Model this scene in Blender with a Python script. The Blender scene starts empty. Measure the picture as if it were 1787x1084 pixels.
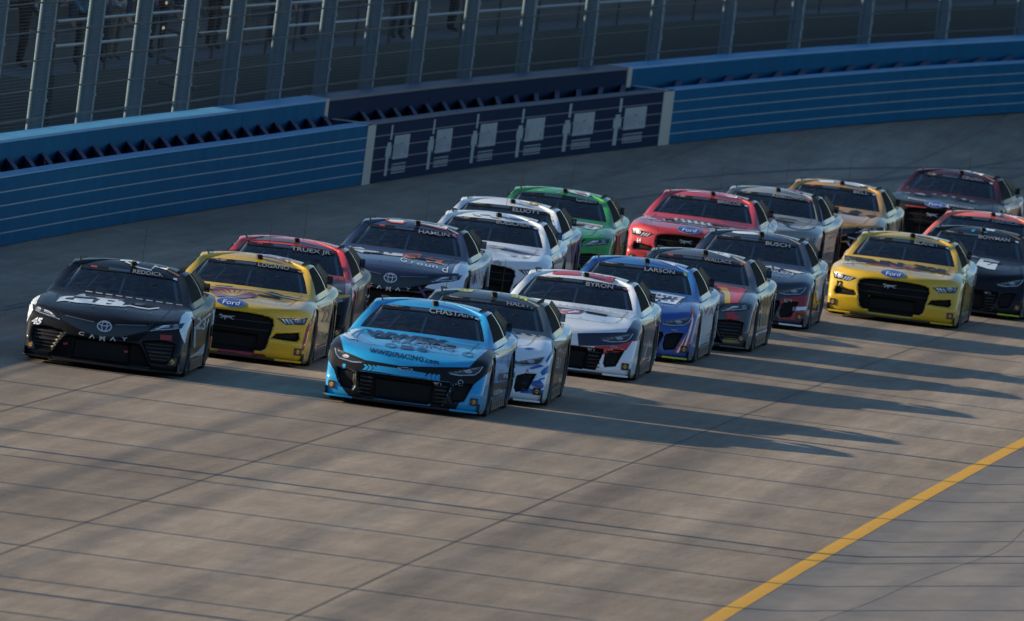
import bpy, bmesh, math, random
import numpy as np
from mathutils import Vector, Matrix
from mathutils.bvhtree import BVHTree

random.seed(7)
SC = bpy.context.scene
COL = SC.collection
R = math.radians

# ------------------------------------------------------------------ camera
PITCH, ROLL = R(2.29238), R(7.09042)
cam_d = bpy.data.cameras.new('camera')
cam = bpy.data.objects.new('camera', cam_d)
COL.objects.link(cam)
_fw = Vector((0, math.cos(PITCH), -math.sin(PITCH)))
_u0 = Vector((0, math.sin(PITCH), math.cos(PITCH)))
_r = math.cos(ROLL) * Vector((1, 0, 0)) + math.sin(ROLL) * _u0
_u = -math.sin(ROLL) * Vector((1, 0, 0)) + math.cos(ROLL) * _u0
cam.matrix_world = Matrix(((_r.x, _u.x, -_fw.x, 0), (_r.y, _u.y, -_fw.y, 0),
                           (_r.z, _u.z, -_fw.z, 10.0102), (0, 0, 0, 1)))
cam_d.sensor_width = 36
cam_d.lens = 31005.8 / 1787 * 36
cam_d.clip_start, cam_d.clip_end = 5, 6000
cam_d.dof.use_dof = True
cam_d.dof.focus_distance = 226
cam_d.dof.aperture_fstop = 7.5
SC.camera = cam

# ------------------------------------------------------------------ light
SUN_EL = R(14.6)
SUN_H = Vector((-0.9925, 0.122))                 # horizontal direction towards the sun
world = bpy.data.worlds.new('World')
SC.world = world
world.use_nodes = True
nt = world.node_tree
bg = nt.nodes['Background']
sky = nt.nodes.new('ShaderNodeTexSky')
sky.sky_type = 'NISHITA'
sky.sun_disc = False
sky.sun_elevation = SUN_EL
sky.sun_rotation = math.atan2(SUN_H.x, SUN_H.y)
sky.air_density, sky.dust_density, sky.ozone_density = 1.0, 0.2, 3.2
nt.links.new(sky.outputs[0], bg.inputs[0])
bg.inputs[1].default_value = 0.088
sun_d = bpy.data.lights.new('sun', 'SUN')
sun_d.energy = 5.0
sun_d.angle = R(0.53)
sun_d.color = (1.0, 0.82, 0.58)
sun = bpy.data.objects.new('sun', sun_d)
COL.objects.link(sun)
sdir = Vector((SUN_H.x * math.cos(SUN_EL), SUN_H.y * math.cos(SUN_EL), math.sin(SUN_EL)))
sun.rotation_euler = sdir.to_track_quat('Z', 'Y').to_euler()
sun.location = (-60, 230, 40)
SC.view_settings.view_transform = 'Standard'
SC.view_settings.look = 'None'
SC.view_settings.exposure = 0.85
SC.view_settings.gamma = 1.0
SC.view_settings.use_curve_mapping = False
SC.cycles.max_bounces = 6
SC.cycles.transparent_max_bounces = 12
SC.cycles.caustics_reflective = False
SC.cycles.caustics_refractive = False


# ------------------------------------------------------------------ helpers
def tag(o, label=None, cat=None, group=None, kind=None):
    if label: o['label'] = label
    if cat: o['category'] = cat
    if group: o['group'] = group
    if kind: o['kind'] = kind
    return o


def mesh_of(name, verts, faces, smooth=False):
    m = bpy.data.meshes.new(name)
    m.from_pydata([tuple(v) for v in verts], [], [tuple(f) for f in faces])
    m.update()
    if smooth:
        m.polygons.foreach_set('use_smooth', [True] * len(m.polygons))
    return m


def link(name, mesh, mat=None, parent=None):
    """one object from a mesh; the material sits on the object so that meshes can be shared"""
    if mat is not None and len(mesh.materials) == 0:
        mesh.materials.append(None)
    o = bpy.data.objects.new(name, mesh)
    COL.objects.link(o)
    if mat is not None:
        o.material_slots[0].link = 'OBJECT'
        o.material_slots[0].material = mat
    if parent is not None:
        o.parent = parent
    return o


def empty(name, loc=(0, 0, 0), rz=0):
    o = bpy.data.objects.new(name, None)
    o.empty_display_size = 0.3
    COL.objects.link(o)
    o.location = loc
    o.rotation_euler = (0, 0, rz)
    return o


def spl(x, xs, ys):
    """monotone cubic through knots"""
    x = np.asarray(x, float); xs = np.asarray(xs, float); ys = np.asarray(ys, float)
    if xs[0] > xs[-1]: xs, ys = xs[::-1], ys[::-1]
    h = np.diff(xs); d = np.diff(ys) / h
    m = np.zeros_like(ys); m[0], m[-1] = d[0], d[-1]
    for i in range(1, len(xs) - 1):
        m[i] = 0 if d[i - 1] * d[i] <= 0 else 2 * d[i - 1] * d[i] / (d[i - 1] + d[i])
    i = np.clip(np.searchsorted(xs, x) - 1, 0, len(h) - 1)
    xx = np.clip(x, xs[0], xs[-1]); t = (xx - xs[i]) / h[i]
    return ((2 * t**3 - 3 * t**2 + 1) * ys[i] + (t**3 - 2 * t**2 + t) * h[i] * m[i]
            + (-2 * t**3 + 3 * t**2) * ys[i + 1] + (t**3 - t**2) * h[i] * m[i + 1])


class MB:
    """collects boxes, tubes and sheets into one mesh"""
    def __init__(s): s.v, s.f = [], []

    def add(s, vs, fs):
        n = len(s.v)
        s.v += [tuple(v) for v in vs]
        s.f += [tuple(i + n for i in f) for f in fs]
        return s

    def box(s, c, d, ax=None):
        c = Vector(c); x, y, z = ax or (Vector((1, 0, 0)), Vector((0, 1, 0)), Vector((0, 0, 1)))
        hx, hy, hz = d[0] / 2, d[1] / 2, d[2] / 2
        vs = [c + x * (a * hx) + y * (b * hy) + z * (e * hz) for e in (-1, 1) for b in (-1, 1) for a in (-1, 1)]
        return s.add(vs, [(0, 2, 3, 1), (4, 5, 7, 6), (0, 1, 5, 4), (2, 6, 7, 3), (0, 4, 6, 2), (1, 3, 7, 5)])

    def tube(s, pts, r, n=8, cap=True):
        pts = [Vector(p) for p in pts]
        rs = r if isinstance(r, (list, tuple)) else [r] * len(pts)
        vs, fs = [], []
        for i, p in enumerate(pts):
            t = (pts[min(i + 1, len(pts) - 1)] - pts[max(i - 1, 0)]).normalized()
            a = t.cross(Vector((0, 0, 1)) if abs(t.z) < .9 else Vector((1, 0, 0))).normalized()
            b = t.cross(a)
            for k in range(n):
                w = 2 * math.pi * k / n
                vs.append(p + (a * math.cos(w) + b * math.sin(w)) * rs[i])
        for i in range(len(pts) - 1):
            for k in range(n):
                k2 = (k + 1) % n
                fs.append((i * n + k, i * n + k2, (i + 1) * n + k2, (i + 1) * n + k))
        if cap:
            fs.append(tuple(range(n))[::-1]); fs.append(tuple(range((len(pts) - 1) * n, len(pts) * n)))
        return s.add(vs, fs)

    def lathe(s, prof, n=32, o=(0, 0, 0)):
        """prof: (radius, y); axis along Y"""
        vs, fs = [], []
        for rr, y in prof:
            for k in range(n):
                w = 2 * math.pi * k / n
                vs.append((o[0] + rr * math.cos(w), o[1] + y, o[2] + rr * math.sin(w)))
        for i in range(len(prof) - 1):
            for k in range(n):
                k2 = (k + 1) % n
                fs.append((i * n + k, i * n + k2, (i + 1) * n + k2, (i + 1) * n + k))
        return s.add(vs, fs)

    def mesh(s, name, smooth=False): return mesh_of(name, s.v, s.f, smooth)

    def build(s, name, mat, parent=None, smooth=False): return link(name, s.mesh(name, smooth), mat, parent)


# ------------------------------------------------------------------ materials
def mat_new(name):
    m = bpy.data.materials.new(name)
    m.use_nodes = True
    return m, m.node_tree, m.node_tree.nodes['Principled BSDF']


def setp(b, **k):
    for a, v in k.items():
        n = a.replace('_', ' ')
        if n in b.inputs: b.inputs[n].default_value = v


def node(t, kind, **k):
    n = t.nodes.new(kind)
    for a, v in k.items():
        if a in n.inputs: n.inputs[a].default_value = v
        else: setattr(n, a, v)
    return n


def c4(c): return (c[0], c[1], c[2], 1.0)


_simple = {}


def simple(name, col, rough=.6, metal=0.0, coat=0.0, spec=.5, var=.12, scale=9.0):
    """plain coloured material with a little procedural variation"""
    key = (name, tuple(col), rough, metal, coat)
    if key in _simple: return _simple[key]
    m, t, b = mat_new(name)
    setp(b, Roughness=rough, Metallic=metal, Coat_Weight=coat, Coat_Roughness=.07)
    b.inputs['Specular IOR Level'].default_value = spec
    tc = node(t, 'ShaderNodeTexCoord')
    no = node(t, 'ShaderNodeTexNoise', Scale=scale, Detail=4.0)
    mx = node(t, 'ShaderNodeMix', data_type='RGBA')
    t.links.new(tc.outputs['Object'], no.inputs['Vector'])
    t.links.new(no.outputs['Fac'], mx.inputs[0])
    mx.inputs[6].default_value = c4([x * (1 - var) for x in col])
    mx.inputs[7].default_value = c4([min(1, x * (1 + var)) for x in col])
    t.links.new(mx.outputs[2], b.inputs['Base Color'])
    _simple[key] = m
    return m


_paint = {}


def paint(col, rough=.32, coat=.85, metal=0.0):
    """vinyl wrap / race-car paint: clear coat, rubber dust and road grime"""
    key = (tuple(round(x, 4) for x in col), rough, coat, metal)
    if key in _paint: return _paint[key]
    m, t, b = mat_new('paint')
    setp(b, Metallic=metal, Coat_Weight=coat if max(col) > .05 else coat * .3)
    b.inputs['Specular IOR Level'].default_value = .35 if max(col) > .05 else .12
    tc = node(t, 'ShaderNodeTexCoord')
    no = node(t, 'ShaderNodeTexNoise', Scale=3.0, Detail=6.0, Roughness=.65)
    n2 = node(t, 'ShaderNodeTexNoise', Scale=40.0, Detail=3.0)
    mp = node(t, 'ShaderNodeMapping')
    mp.inputs['Scale'].default_value = (.35, 1, 1)
    t.links.new(tc.outputs['Object'], mp.inputs[0])
    t.links.new(mp.outputs[0], no.inputs['Vector'])
    t.links.new(tc.outputs['Object'], n2.inputs['Vector'])
    rg = node(t, 'ShaderNodeMapRange'); rg.inputs[1].default_value = .45; rg.inputs[2].default_value = .8
    rg.inputs[3].default_value = 0; rg.inputs[4].default_value = .07 if max(col) > .1 else .03
    t.links.new(no.outputs['Fac'], rg.inputs[0])
    mx = node(t, 'ShaderNodeMix', data_type='RGBA')
    t.links.new(rg.outputs[0], mx.inputs[0])
    mx.inputs[6].default_value = c4(col)
    mx.inputs[7].default_value = (.11, .10, .09, 1)
    t.links.new(mx.outputs[2], b.inputs['Base Color'])
    rr = node(t, 'ShaderNodeMapRange'); rr.inputs[3].default_value = rough - .06; rr.inputs[4].default_value = rough + .14
    t.links.new(n2.outputs['Fac'], rr.inputs[0])
    t.links.new(rr.outputs[0], b.inputs['Roughness'])
    cr = node(t, 'ShaderNodeMapRange'); cr.inputs[1].default_value = .35; cr.inputs[2].default_value = .75
    cr.inputs[3].default_value = .05; cr.inputs[4].default_value = .16
    t.links.new(no.outputs['Fac'], cr.inputs[0])
    t.links.new(cr.outputs[0], b.inputs['Coat Roughness'])
    _paint[key] = m
    return m


def glass_mat(name, tint, gloss=(.8, .85, .9), rough=.03):
    m = bpy.data.materials.new(name); m.use_nodes = True
    t = m.node_tree; t.nodes.clear()
    out = node(t, 'ShaderNodeOutputMaterial')
    tr = node(t, 'ShaderNodeBsdfTransparent'); tr.inputs[0].default_value = c4(tint)
    gl = node(t, 'ShaderNodeBsdfGlossy'); gl.inputs[0].default_value = c4(gloss); gl.inputs['Roughness'].default_value = rough
    fr = node(t, 'ShaderNodeFresnel'); fr.inputs[0].default_value = 1.5
    mx = node(t, 'ShaderNodeMixShader')
    df = node(t, 'ShaderNodeBsdfDiffuse'); df.inputs[0].default_value = (.30, .29, .27, 1)
    tc = node(t, 'ShaderNodeTexCoord'); no = node(t, 'ShaderNodeTexNoise', Scale=14.0, Detail=6.0)
    rg = node(t, 'ShaderNodeMapRange'); rg.inputs[1].default_value = .45; rg.inputs[2].default_value = .8; rg.inputs[4].default_value = .05
    m2 = node(t, 'ShaderNodeMixShader')
    t.links.new(tc.outputs['Object'], no.inputs['Vector']); t.links.new(no.outputs['Fac'], rg.inputs[0])
    t.links.new(fr.outputs[0], mx.inputs[0]); t.links.new(tr.outputs[0], mx.inputs[1]); t.links.new(gl.outputs[0], mx.inputs[2])
    t.links.new(rg.outputs[0], m2.inputs[0]); t.links.new(mx.outputs[0], m2.inputs[1]); t.links.new(df.outputs[0], m2.inputs[2])
    t.links.new(m2.outputs[0], out.inputs[0])
    return m


M_BLACK = simple('black_plastic', (.006, .0065, .0075), .55, spec=.2)
M_GLOSSBLACK = simple('gloss_black', (.01, .011, .013), .22, coat=.8)
M_RUBBER = simple('rubber', (.018, .018, .019), .75)
M_RIM = simple('rim_metal', (.03, .03, .032), .4, metal=.6)
M_STEEL = simple('steel', (.35, .36, .38), .35, metal=.9)
M_CAGE = simple('cage_tube', (.70, .71, .73), .35, metal=.2, coat=.3)
M_INT = simple('interior', (.03, .033, .036), .6)
M_SEAT = simple('seat_shell', (.16, .17, .19), .5)
M_NET = simple('window_net', (.006, .006, .007), .8, spec=.1)
M_GRILLE = simple('grille_mesh', (.004, .0042, .005), .65, spec=.15, var=.5, scale=60)
M_SPLIT = simple('splitter_composite', (.016, .016, .018), .45)
M_LENS = simple('lamp_lens', (.02, .022, .026), .12, coat=1.0)
M_CHROME = simple('bright_trim', (.62, .64, .67), .25, metal=.7)
M_GLASS = glass_mat('windshield_glass', (.80, .86, .88), (.5, .56, .62))
M_SIDEGLASS = glass_mat('window_glass', (.22, .26, .28))
M_WALLPAINT = None
M_POLY = glass_mat('spoiler_blade', (.30, .33, .36))


# ================================================================== SETTING
def _spl(y, xs, ys): return float(spl(np.array([y]), xs, ys)[0])


_WY = [60, 100, 150, 200, 230, 250, 263, 276.5, 293, 311, 325, 335, 345, 353, 362, 372, 392]
_WX = [-23.6, -20.5, -16.27, -11.92, -9.15, -7.27, -6.0, -4.57, -2.68, -.25, 2.45, 4.85, 7.35, 9.70, 12.5, 15.9, 23.0]
_WZ = [0, 0, 0, 0, 0, 0, 0, 0, .04, .14, .37, .62, .85, 1.07, 1.35, 1.68, 2.3]


def wall_frame(y):
    x = _spl(y, _WY, _WX); z = _spl(y, _WY, _WZ)
    dx = (_spl(y + .5, _WY, _WX) - _spl(y - .5, _WY, _WX))
    t = Vector((dx, 1, 0)).normalized()
    return Vector((x, y, z)), t, Vector((-t.y, t.x, 0))       # base, along, outward (away from the track)


def wp(y, n, z):
    b, t, o = wall_frame(y)
    return b + o * n + Vector((0, 0, z))


def yellow_x(y):
    d = y - 178.6
    return 2.37 + .083 * d + .00009 * d * d


def track_z(x, y):
    xw, xy = _spl(y, _WY, _WX), yellow_x(y)
    t = min(1, max(0, (x - xw) / (xy - xw)))
    return _spl(y, _WY, _WZ) * (1 - t)**1.5


def mat_concrete():
    m, t, b = mat_new('track_concrete')
    tc = node(t, 'ShaderNodeTexCoord')
    rot = node(t, 'ShaderNodeMapping'); rot.inputs['Rotation'].default_value = (0, 0, R(5.2))
    t.links.new(tc.outputs['Object'], rot.inputs[0])

    def noise(sx, sy, sc, det, rough=.55):
        mp = node(t, 'ShaderNodeMapping'); mp.inputs['Scale'].default_value = (sx, sy, 1)
        n = node(t, 'ShaderNodeTexNoise', Scale=sc, Detail=det, Roughness=rough)
        t.links.new(rot.outputs[0], mp.inputs[0]); t.links.new(mp.outputs[0], n.inputs['Vector']); return n
    groove_shade = noise(1, .035, .55, 4.0)            # soft shadow bands along the lanes put into the colour, plus rubbered grooves
    fine = noise(1, .05, 4.0, 5.0, .7)           # narrow tyre streaks
    cross = noise(.2, 1, 5.0, 6.0, .75)          # broom finish and patches across the lanes
    speck = noise(1, 1, 26.0, 5.0, .7)
    blot = noise(1, .4, .9, 6.0, .6)

    def rng(src, a, c, lo, hi):
        g = node(t, 'ShaderNodeMapRange'); g.inputs[1].default_value = a; g.inputs[2].default_value = c
        g.inputs[3].default_value = lo; g.inputs[4].default_value = hi
        t.links.new(src.outputs['Fac'], g.inputs[0]); return g

    def mul(a, c):
        q = node(t, 'ShaderNodeMath', operation='MULTIPLY'); t.links.new(a.outputs[0], q.inputs[0]); t.links.new(c.outputs[0], q.inputs[1]); return q
    v = mul(rng(groove_shade, .36, .66, .70, 1.12), rng(fine, .35, .65, .80, 1.12))
    v = mul(v, rng(cross, .3, .7, .84, 1.14)); v = mul(v, rng(speck, .3, .7, .72, 1.22)); v = mul(v, rng(blot, .3, .7, .85, 1.12))
    mx = node(t, 'ShaderNodeMix', data_type='RGBA', blend_type='MULTIPLY'); mx.inputs[0].default_value = 1
    mx.inputs[6].default_value = (.315, .257, .195, 1)
    cmb = node(t, 'ShaderNodeCombineColor')
    for i in range(3): t.links.new(v.outputs[0], cmb.inputs[i])
    t.links.new(cmb.outputs[0], mx.inputs[7]); t.links.new(mx.outputs[2], b.inputs['Base Color'])
    setp(b, Roughness=.8); b.inputs['Specular IOR Level'].default_value = .25
    bp = node(t, 'ShaderNodeBump', Strength=.25, Distance=.02)
    sm = mul(rng(speck, .2, .8, 0, 1), rng(cross, .2, .8, .4, 1))
    t.links.new(sm.outputs[0], bp.inputs['Height']); t.links.new(bp.outputs[0], b.inputs['Normal'])
    return m


def mat_ground(name, c1, c2, scale, rough=.9, stretch=1.0):
    m, t, b = mat_new(name)
    tc = node(t, 'ShaderNodeTexCoord'); mp = node(t, 'ShaderNodeMapping'); mp.inputs['Scale'].default_value = (1, stretch, 1)
    mp.inputs['Rotation'].default_value = (0, 0, R(5.2))
    n1 = node(t, 'ShaderNodeTexNoise', Scale=scale, Detail=8.0, Roughness=.65)
    mx = node(t, 'ShaderNodeMix', data_type='RGBA')
    t.links.new(tc.outputs['Object'], mp.inputs[0]); t.links.new(mp.outputs[0], n1.inputs['Vector'])
    rg = node(t, 'ShaderNodeMapRange'); rg.inputs[1].default_value = .3; rg.inputs[2].default_value = .7
    t.links.new(n1.outputs['Fac'], rg.inputs[0]); t.links.new(rg.outputs[0], mx.inputs[0])
    mx.inputs[6].default_value = c4(c1); mx.inputs[7].default_value = c4(c2)
    t.links.new(mx.outputs[2], b.inputs['Base Color']); setp(b, Roughness=rough); b.inputs['Specular IOR Level'].default_value = .2
    return m


M_TRACK = mat_concrete()
M_APRON = mat_ground('apron_asphalt', (.130, .126, .123), (.190, .184, .179), 1.6, .85, .25)
M_YELLOW = mat_ground('yellow_line_paint', (.56, .30, .022), (.68, .36, .014), 3.5, .6)
M_GRASS = mat_ground('infield_grass', (.035, .055, .018), (.075, .095, .035), .6)
M_JOINT = simple('joint_sealant', (.10, .088, .074), .9)
M_BLUE = simple('wall_blue', (.005, .095, .20), .85, spec=.06, var=.22, scale=1.2)
M_CAPBLUE = simple('wall_cap_blue_lit', (.05, .28, .52), .55, var=.08)  # caps far paler than the wall: light on their top put into colour
M_NAVY = simple('wall_navy', (.008, .020, .055), .85, spec=.06, var=.12, scale=1.5)
M_CAPNAVY = simple('wall_cap_navy_lit', (.045, .06, .11), .55)
M_SEAM = simple('scuffed_lit_seam', (.13, .25, .36), .5, var=.35, scale=2.0)  # pale seams: scraped paint plus light on the tube edges, put into the colour
M_SEAMD = simple('scuffed_lit_seam_dark', (.05, .07, .11), .5, var=.35, scale=2.0)
M_STRIPE = simple('wall_stripe_white', (.36, .35, .33), .6)
M_FOAM = simple('foam_block', (.016, .026, .085), .8)
M_PRINT = simple('sign_print', (.25, .29, .33), .6, var=.25, scale=5)
M_PRINTDARK = simple('sign_print_dark', (.09, .11, .16), .6)
M_POST = simple('galvanised_post', (.13, .20, .25), .6, metal=.2, var=.2)
M_WIRE = simple('fence_wire', (.10, .105, .11), .6, metal=.2)
M_CABLE = simple('fence_cable', (.03, .032, .035), .6)

# ---- ground, track, apron
big = MB().add([(-3000, -3000, -.6), (3000, -3000, -.6), (3000, 3000, -.6), (-3000, 3000, -.6)], [(0, 1, 2, 3)])
tag(big.build('ground', M_GRASS), kind='structure')
YS = [60 + 3 * i for i in range(111)]
vs, fs = [], []
NA = 18
for y in YS:
    xw, xy = _spl(y, _WY, _WX) - .9, yellow_x(y)
    for k in range(NA + 1):
        x = xw + (xy - xw) * k / NA
        vs.append((x, y, track_z(x, y)))
for i in range(len(YS) - 1):
    for k in range(NA):
        a = i * (NA + 1) + k
        fs.append((a, a + 1, a + NA + 2, a + NA + 1))
track = tag(link('track', mesh_of('track', vs, fs, True), M_TRACK), kind='structure')
vs, fs = [], []
AP = [(0, 0), (.5, .03), (2, .23), (5, .62), (10, 1.2), (18, 1.6), (26, 1.5), (40, -.7)]
for y in YS:
    for d, z in AP: vs.append((yellow_x(y) + d, y, z))
na = len(AP)
for i in range(len(YS) - 1):
    for k in range(na - 1):
        a = i * na + k; fs.append((a, a + 1, a + na + 1, a + na))
tag(link('apron', mesh_of('apron', vs, fs, True), M_APRON), kind='structure')


def ribbon(name, xf, w, y0, y1, mat, lift, parent=None, step=2.0, zf=track_z, wob=0.0):
    v, f = [], []
    n = int((y1 - y0) / step)
    for i in range(n + 1):
        y = y0 + (y1 - y0) * i / n
        x = xf(y); a = wob * (random.random() - .5)
        for s in (-1, 1):
            xx = x + s * w / 2 + a * (random.random()); v.append((xx, y, zf(xx, y) + lift))
    for i in range(n): f.append((2 * i, 2 * i + 1, 2 * i + 3, 2 * i + 2))
    return link(name, mesh_of(name, v, f), mat, parent)


def apron_z(x, y):
    d = x - yellow_x(y)
    return 0.0 if d <= 0 else float(np.interp(d, [q[0] for q in AP], [q[1] for q in AP]))


tag(ribbon('yellow_line', lambda y: yellow_x(y) + .02, .19, 62, 388, M_YELLOW, .002, step=.5, wob=.012, zf=apron_z), kind='structure')
for off in (3.42, 6.78, 10.15, 13.5):
    ribbon('lane_joint', lambda y, o=off: yellow_x(y) - o, .016, 62, 380, M_JOINT, .004, track)
# transverse joints of the slabs
rj = random.Random(3)
for k in range(36):
    y = 150 + k * 6.1 + rj.uniform(-.3, .3)
    for lane in range(4):
        yy = y + lane * .1
        x0 = yellow_x(yy) - .2 - 3.38 * lane; x1 = x0 - 3.2
        a = Vector((x0, yy, track_z(x0, yy) + .004)); c = Vector((x1, yy + .28, track_z(x1, yy) + .004))
        m = MB().add([a, a + Vector((0, .012, 0)), c + Vector((0, .012, 0)), c], [(0, 1, 2, 3)])
        m.build('slab_joint', M_JOINT, track)
# rubber marks on the apron and track
M_SKID = simple('skid_rubber', (.128, .124, .120), .9, var=.3, scale=3)


def skid(pts, w, parent):
    v, f = [], []
    for i, (x, y) in enumerate(pts):
        a = Vector(pts[max(0, i - 1)]); c = Vector(pts[min(len(pts) - 1, i + 1)]); d = (c - a).normalized(); nn = Vector((-d.y, d.x))
        for s in (-1, 1):
            q = Vector((x, y)) + nn * (s * w / 2); v.append((q.x, q.y, apron_z(q.x, q.y) + .0025))
    for i in range(len(pts) - 1): f.append((2 * i, 2 * i + 1, 2 * i + 3, 2 * i + 2))
    link('skid_mark', mesh_of('skid_mark', v, f), M_SKID, parent)


# ---- energy-absorbing barrier in three painted sections
SECT = [(62, 292.6, M_BLUE, M_CAPBLUE, 'blue'), (293.0, 324.6, M_NAVY, M_CAPNAVY, 'navy'), (325.0, 388, M_BLUE, M_CAPBLUE, 'blue far')]


def sweep(prof, y0, y1, step=2.0, close=True):
    """profile (n, z) swept along the wall"""
    n = max(2, int((y1 - y0) / step)); k = len(prof)
    v, f = [], []
    for i in range(n + 1):
        y = y0 + (y1 - y0) * i / n
        b, t, o = wall_frame(y)
        for a, z in prof: v.append(b + o * a + Vector((0, 0, z)))
    for i in range(n):
        for j in range(k if close else k - 1):
            j2 = (j + 1) % k
            f.append((i * k + j, i * k + j2, (i + 1) * k + j2, (i + 1) * k + j))
    f.append(tuple(range(k))[::-1]); f.append(tuple(n * k + j for j in range(k)))
    return MB().add(v, f)


def tube_prof(z0, z1, n0=0.0): return [(n0, z0 + .012), (n0, z1 - .020), (n0 + .016, z1 - .004), (n0 + .20, z1 - .004), (n0 + .20, z0 + .004), (n0 + .012, z0 + .004)]


names = {'blue': 'long light blue tube barrier along the track left of the dark sign panels', 'navy': 'dark navy tube barrier section carrying six pale logo signs', 'blue far': 'light blue tube barrier right of the dark sign panels'}
for y0, y1, mw, mc, key in SECT:
    root = empty('safety_barrier', wall_frame((y0 + y1) / 2)[0])
    tag(root, names[key], 'barrier', 'tube barriers along the outer wall')
    inv = Matrix.Translation(-root.location)

    def fix(o):
        o.data.transform(inv); o.parent = root; return o
    for k in range(5):
        fix(sweep(tube_prof(.198 * k, .198 * (k + 1)), y0, y1).build('steel_tube', mw))
    for k in range(1, 5): fix(sweep([(-.003, .198 * k - .012), (-.003, .198 * k + .006), (.012, .198 * k + .006), (.012, .198 * k - .012)], y0, y1).build('lit_weld_seam', M_SEAM if mw is M_BLUE else M_SEAMD))  # strips between tubes, coloured for scrape wear and caught light
    fix(sweep([(-.004, .992), (-.004, 1.012), (.22, 1.016), (.22, .992)], y0, y1).build('top_cap', mc))
    yb = max(y0, 150) + 1
    while yb < y1 - 1.5:
        m = MB(); b, t, o = wall_frame(yb)
        L = 1.45
        p = [b + o * .23, b + o * .60 + t * 1.9, b + o * .60 + t * 2.35, b + o * .23 + t * .45]
        lo = [q + Vector((0, 0, .85)) for q in p]; hi = [q + Vector((0, 0, (1.03, 1.10, 1.10, 1.03)[i])) for i, q in enumerate(p)]
        m.add(lo + hi, [(0, 3, 2, 1), (4, 5, 6, 7), (0, 1, 5, 4), (1, 2, 6, 5), (2, 3, 7, 6), (3, 0, 4, 7)])
        fix(m.build('foam_block', M_FOAM)); yb += 1.95
    if key == 'navy':
        for ya, yc in ((292.6, 293.55), (324.1, 325.0)):
            for k in range(5): pass
            fix(sweep([(-.012, .0), (-.012, .99), (-.002, .99), (-.002, .0)], ya, yc, .3).build('end_stripe', M_STRIPE))
            fix(sweep([(-.012, 1.018), (-.012, 1.024), (.62, 1.024), (.62, 1.018)], ya, ya + .4, .3).build('end_stripe', M_STRIPE))
        ys6 = [295.2, 300.4, 305.6, 310.7, 315.4, 320.0]
        for ys in ys6:
            def panel(nm, quads, mat, n0):
                m = MB()
                for (s0, z0), (s1, z1), (s2, z2), (s3, z3) in quads:
                    pts = [wp(ys + s, n0, z) for s, z in ((s0, z0), (s1, z1), (s2, z2), (s3, z3))]
                    m.add(pts, [(0, 1, 2, 3)])
                fix(m.build(nm, mat))['kind'] = 'stuff'
            q = lambda a, z0, b, z1: [(a, z0), (b, z0), (b, z1), (a, z1)]
            panel('printed_logo', [q(.85, .36, 2.75, .76), q(.05, .10, .38, .44), q(-.08, .42, .62, .58), q(.05, .58, .50, .66), q(.30, .70, .52, .95)], M_PRINT, -.008)
            panel('printed_lines', [q(.9, z, 2.6, z + .016) for z in (.12, .165, .21, .27)] + [q(.9 + i * .2, .12, .94 + i * .2, .28) for i in range(9)], M_PRINT, -.007)
            panel('printed_letters', [q(.98, .40, 1.05, .62), q(1.15, .45, 1.20, .62), q(1.32, .40, 1.38, .62), q(1.50, .42, 1.55, .62), q(1.68, .40, 1.74, .62), q(1.68, .60, 1.95, .63), q(1.92, .46, 1.98, .62), q(2.2, .42, 2.26, .58), q(2.4, .42, 2.5, .5)], M_PRINTDARK, -.010)

# ---- concrete wall behind it
CW = [(62, 291.6, M_BLUE, M_CAPBLUE, 'light blue concrete wall standing behind the left tube barrier'),
      (292.0, 323.6, M_NAVY, M_CAPNAVY, 'dark navy concrete wall standing behind the sign barrier'),
      (324.0, 388, M_BLUE, M_CAPBLUE, 'light blue concrete wall standing behind the right tube barrier')]
for y0, y1, mw, mc, lab in CW:
    root = empty('concrete_wall', wp((y0 + y1) / 2, .7, 0)); tag(root, lab, 'wall', 'outer concrete wall sections')
    inv = Matrix.Translation(-root.location)

    def fix(o):
        o.data.transform(inv); o.parent = root; return o
    y = y0
    while y < y1 - .1:
        ye = min(y1, y + 12.2)
        if ye > 150: fix(sweep([(.62, -.5), (.62, 1.325), (1.00, 1.325), (1.00, -.5)], y, ye - .02).build('wall_panel', mw))
        else: fix(sweep([(.62, -.5), (.62, 1.325), (1.00, 1.325), (1.00, -.5)], y, ye).build('wall_panel', mw))
        y = ye
    fix(sweep([(.612, 1.329), (.612, 1.372), (1.01, 1.372), (1.01, 1.329)], y0, y1).build('top_cap', mc))
    if mw is M_NAVY:
        for ya in (y0 - .38, y1 + .02): fix(sweep([(.604, 1.0), (.604, 1.376), (1.012, 1.376), (1.012, 1.0)], ya, ya + .36, .3).build('end_stripe', M_STRIPE))

# ---- catch fence
fence = empty('catch_fence', wp(250, .82, 1.37)); tag(fence, 'tall catch fence of steel posts, cables and wire mesh above the blue wall', 'fence')
finv = Matrix.Translation(-fence.location)
FH = 5.6
pm = MB()
pm.box((0, 0, FH / 2 - .6), (.17, .014, FH + 1.2)); pm.box((-.093, 0, FH / 2 - .6), (.016, .15, FH + 1.2)); pm.box((.093, 0, FH / 2 - .6), (.016, .15, FH + 1.2)); pm.tube([(-.115, 0, -.6), (-.115, 0, FH)], .030, 10)  # round tube on the outer side added to catch a sunlit rim
for z in (.4, 1.3, 2.2, 3.1): pm.box((.10, 0, z), (.03, .20, .05))
pmesh = pm.mesh('post'); pmesh.materials.append(None)
ypost = [216.9 + 5.55 * k for k in range(-24, 30)]
for y in ypost:
    if not 82 < y < 386: continue
    b, t, o = wall_frame(y)
    pz = wp(y, 1.13, 1.37)
    po = link('post', pmesh, M_POST, fence); po.location = pz - fence.location; po.rotation_euler = (0, 0, math.atan2(-o.y, -o.x))
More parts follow.
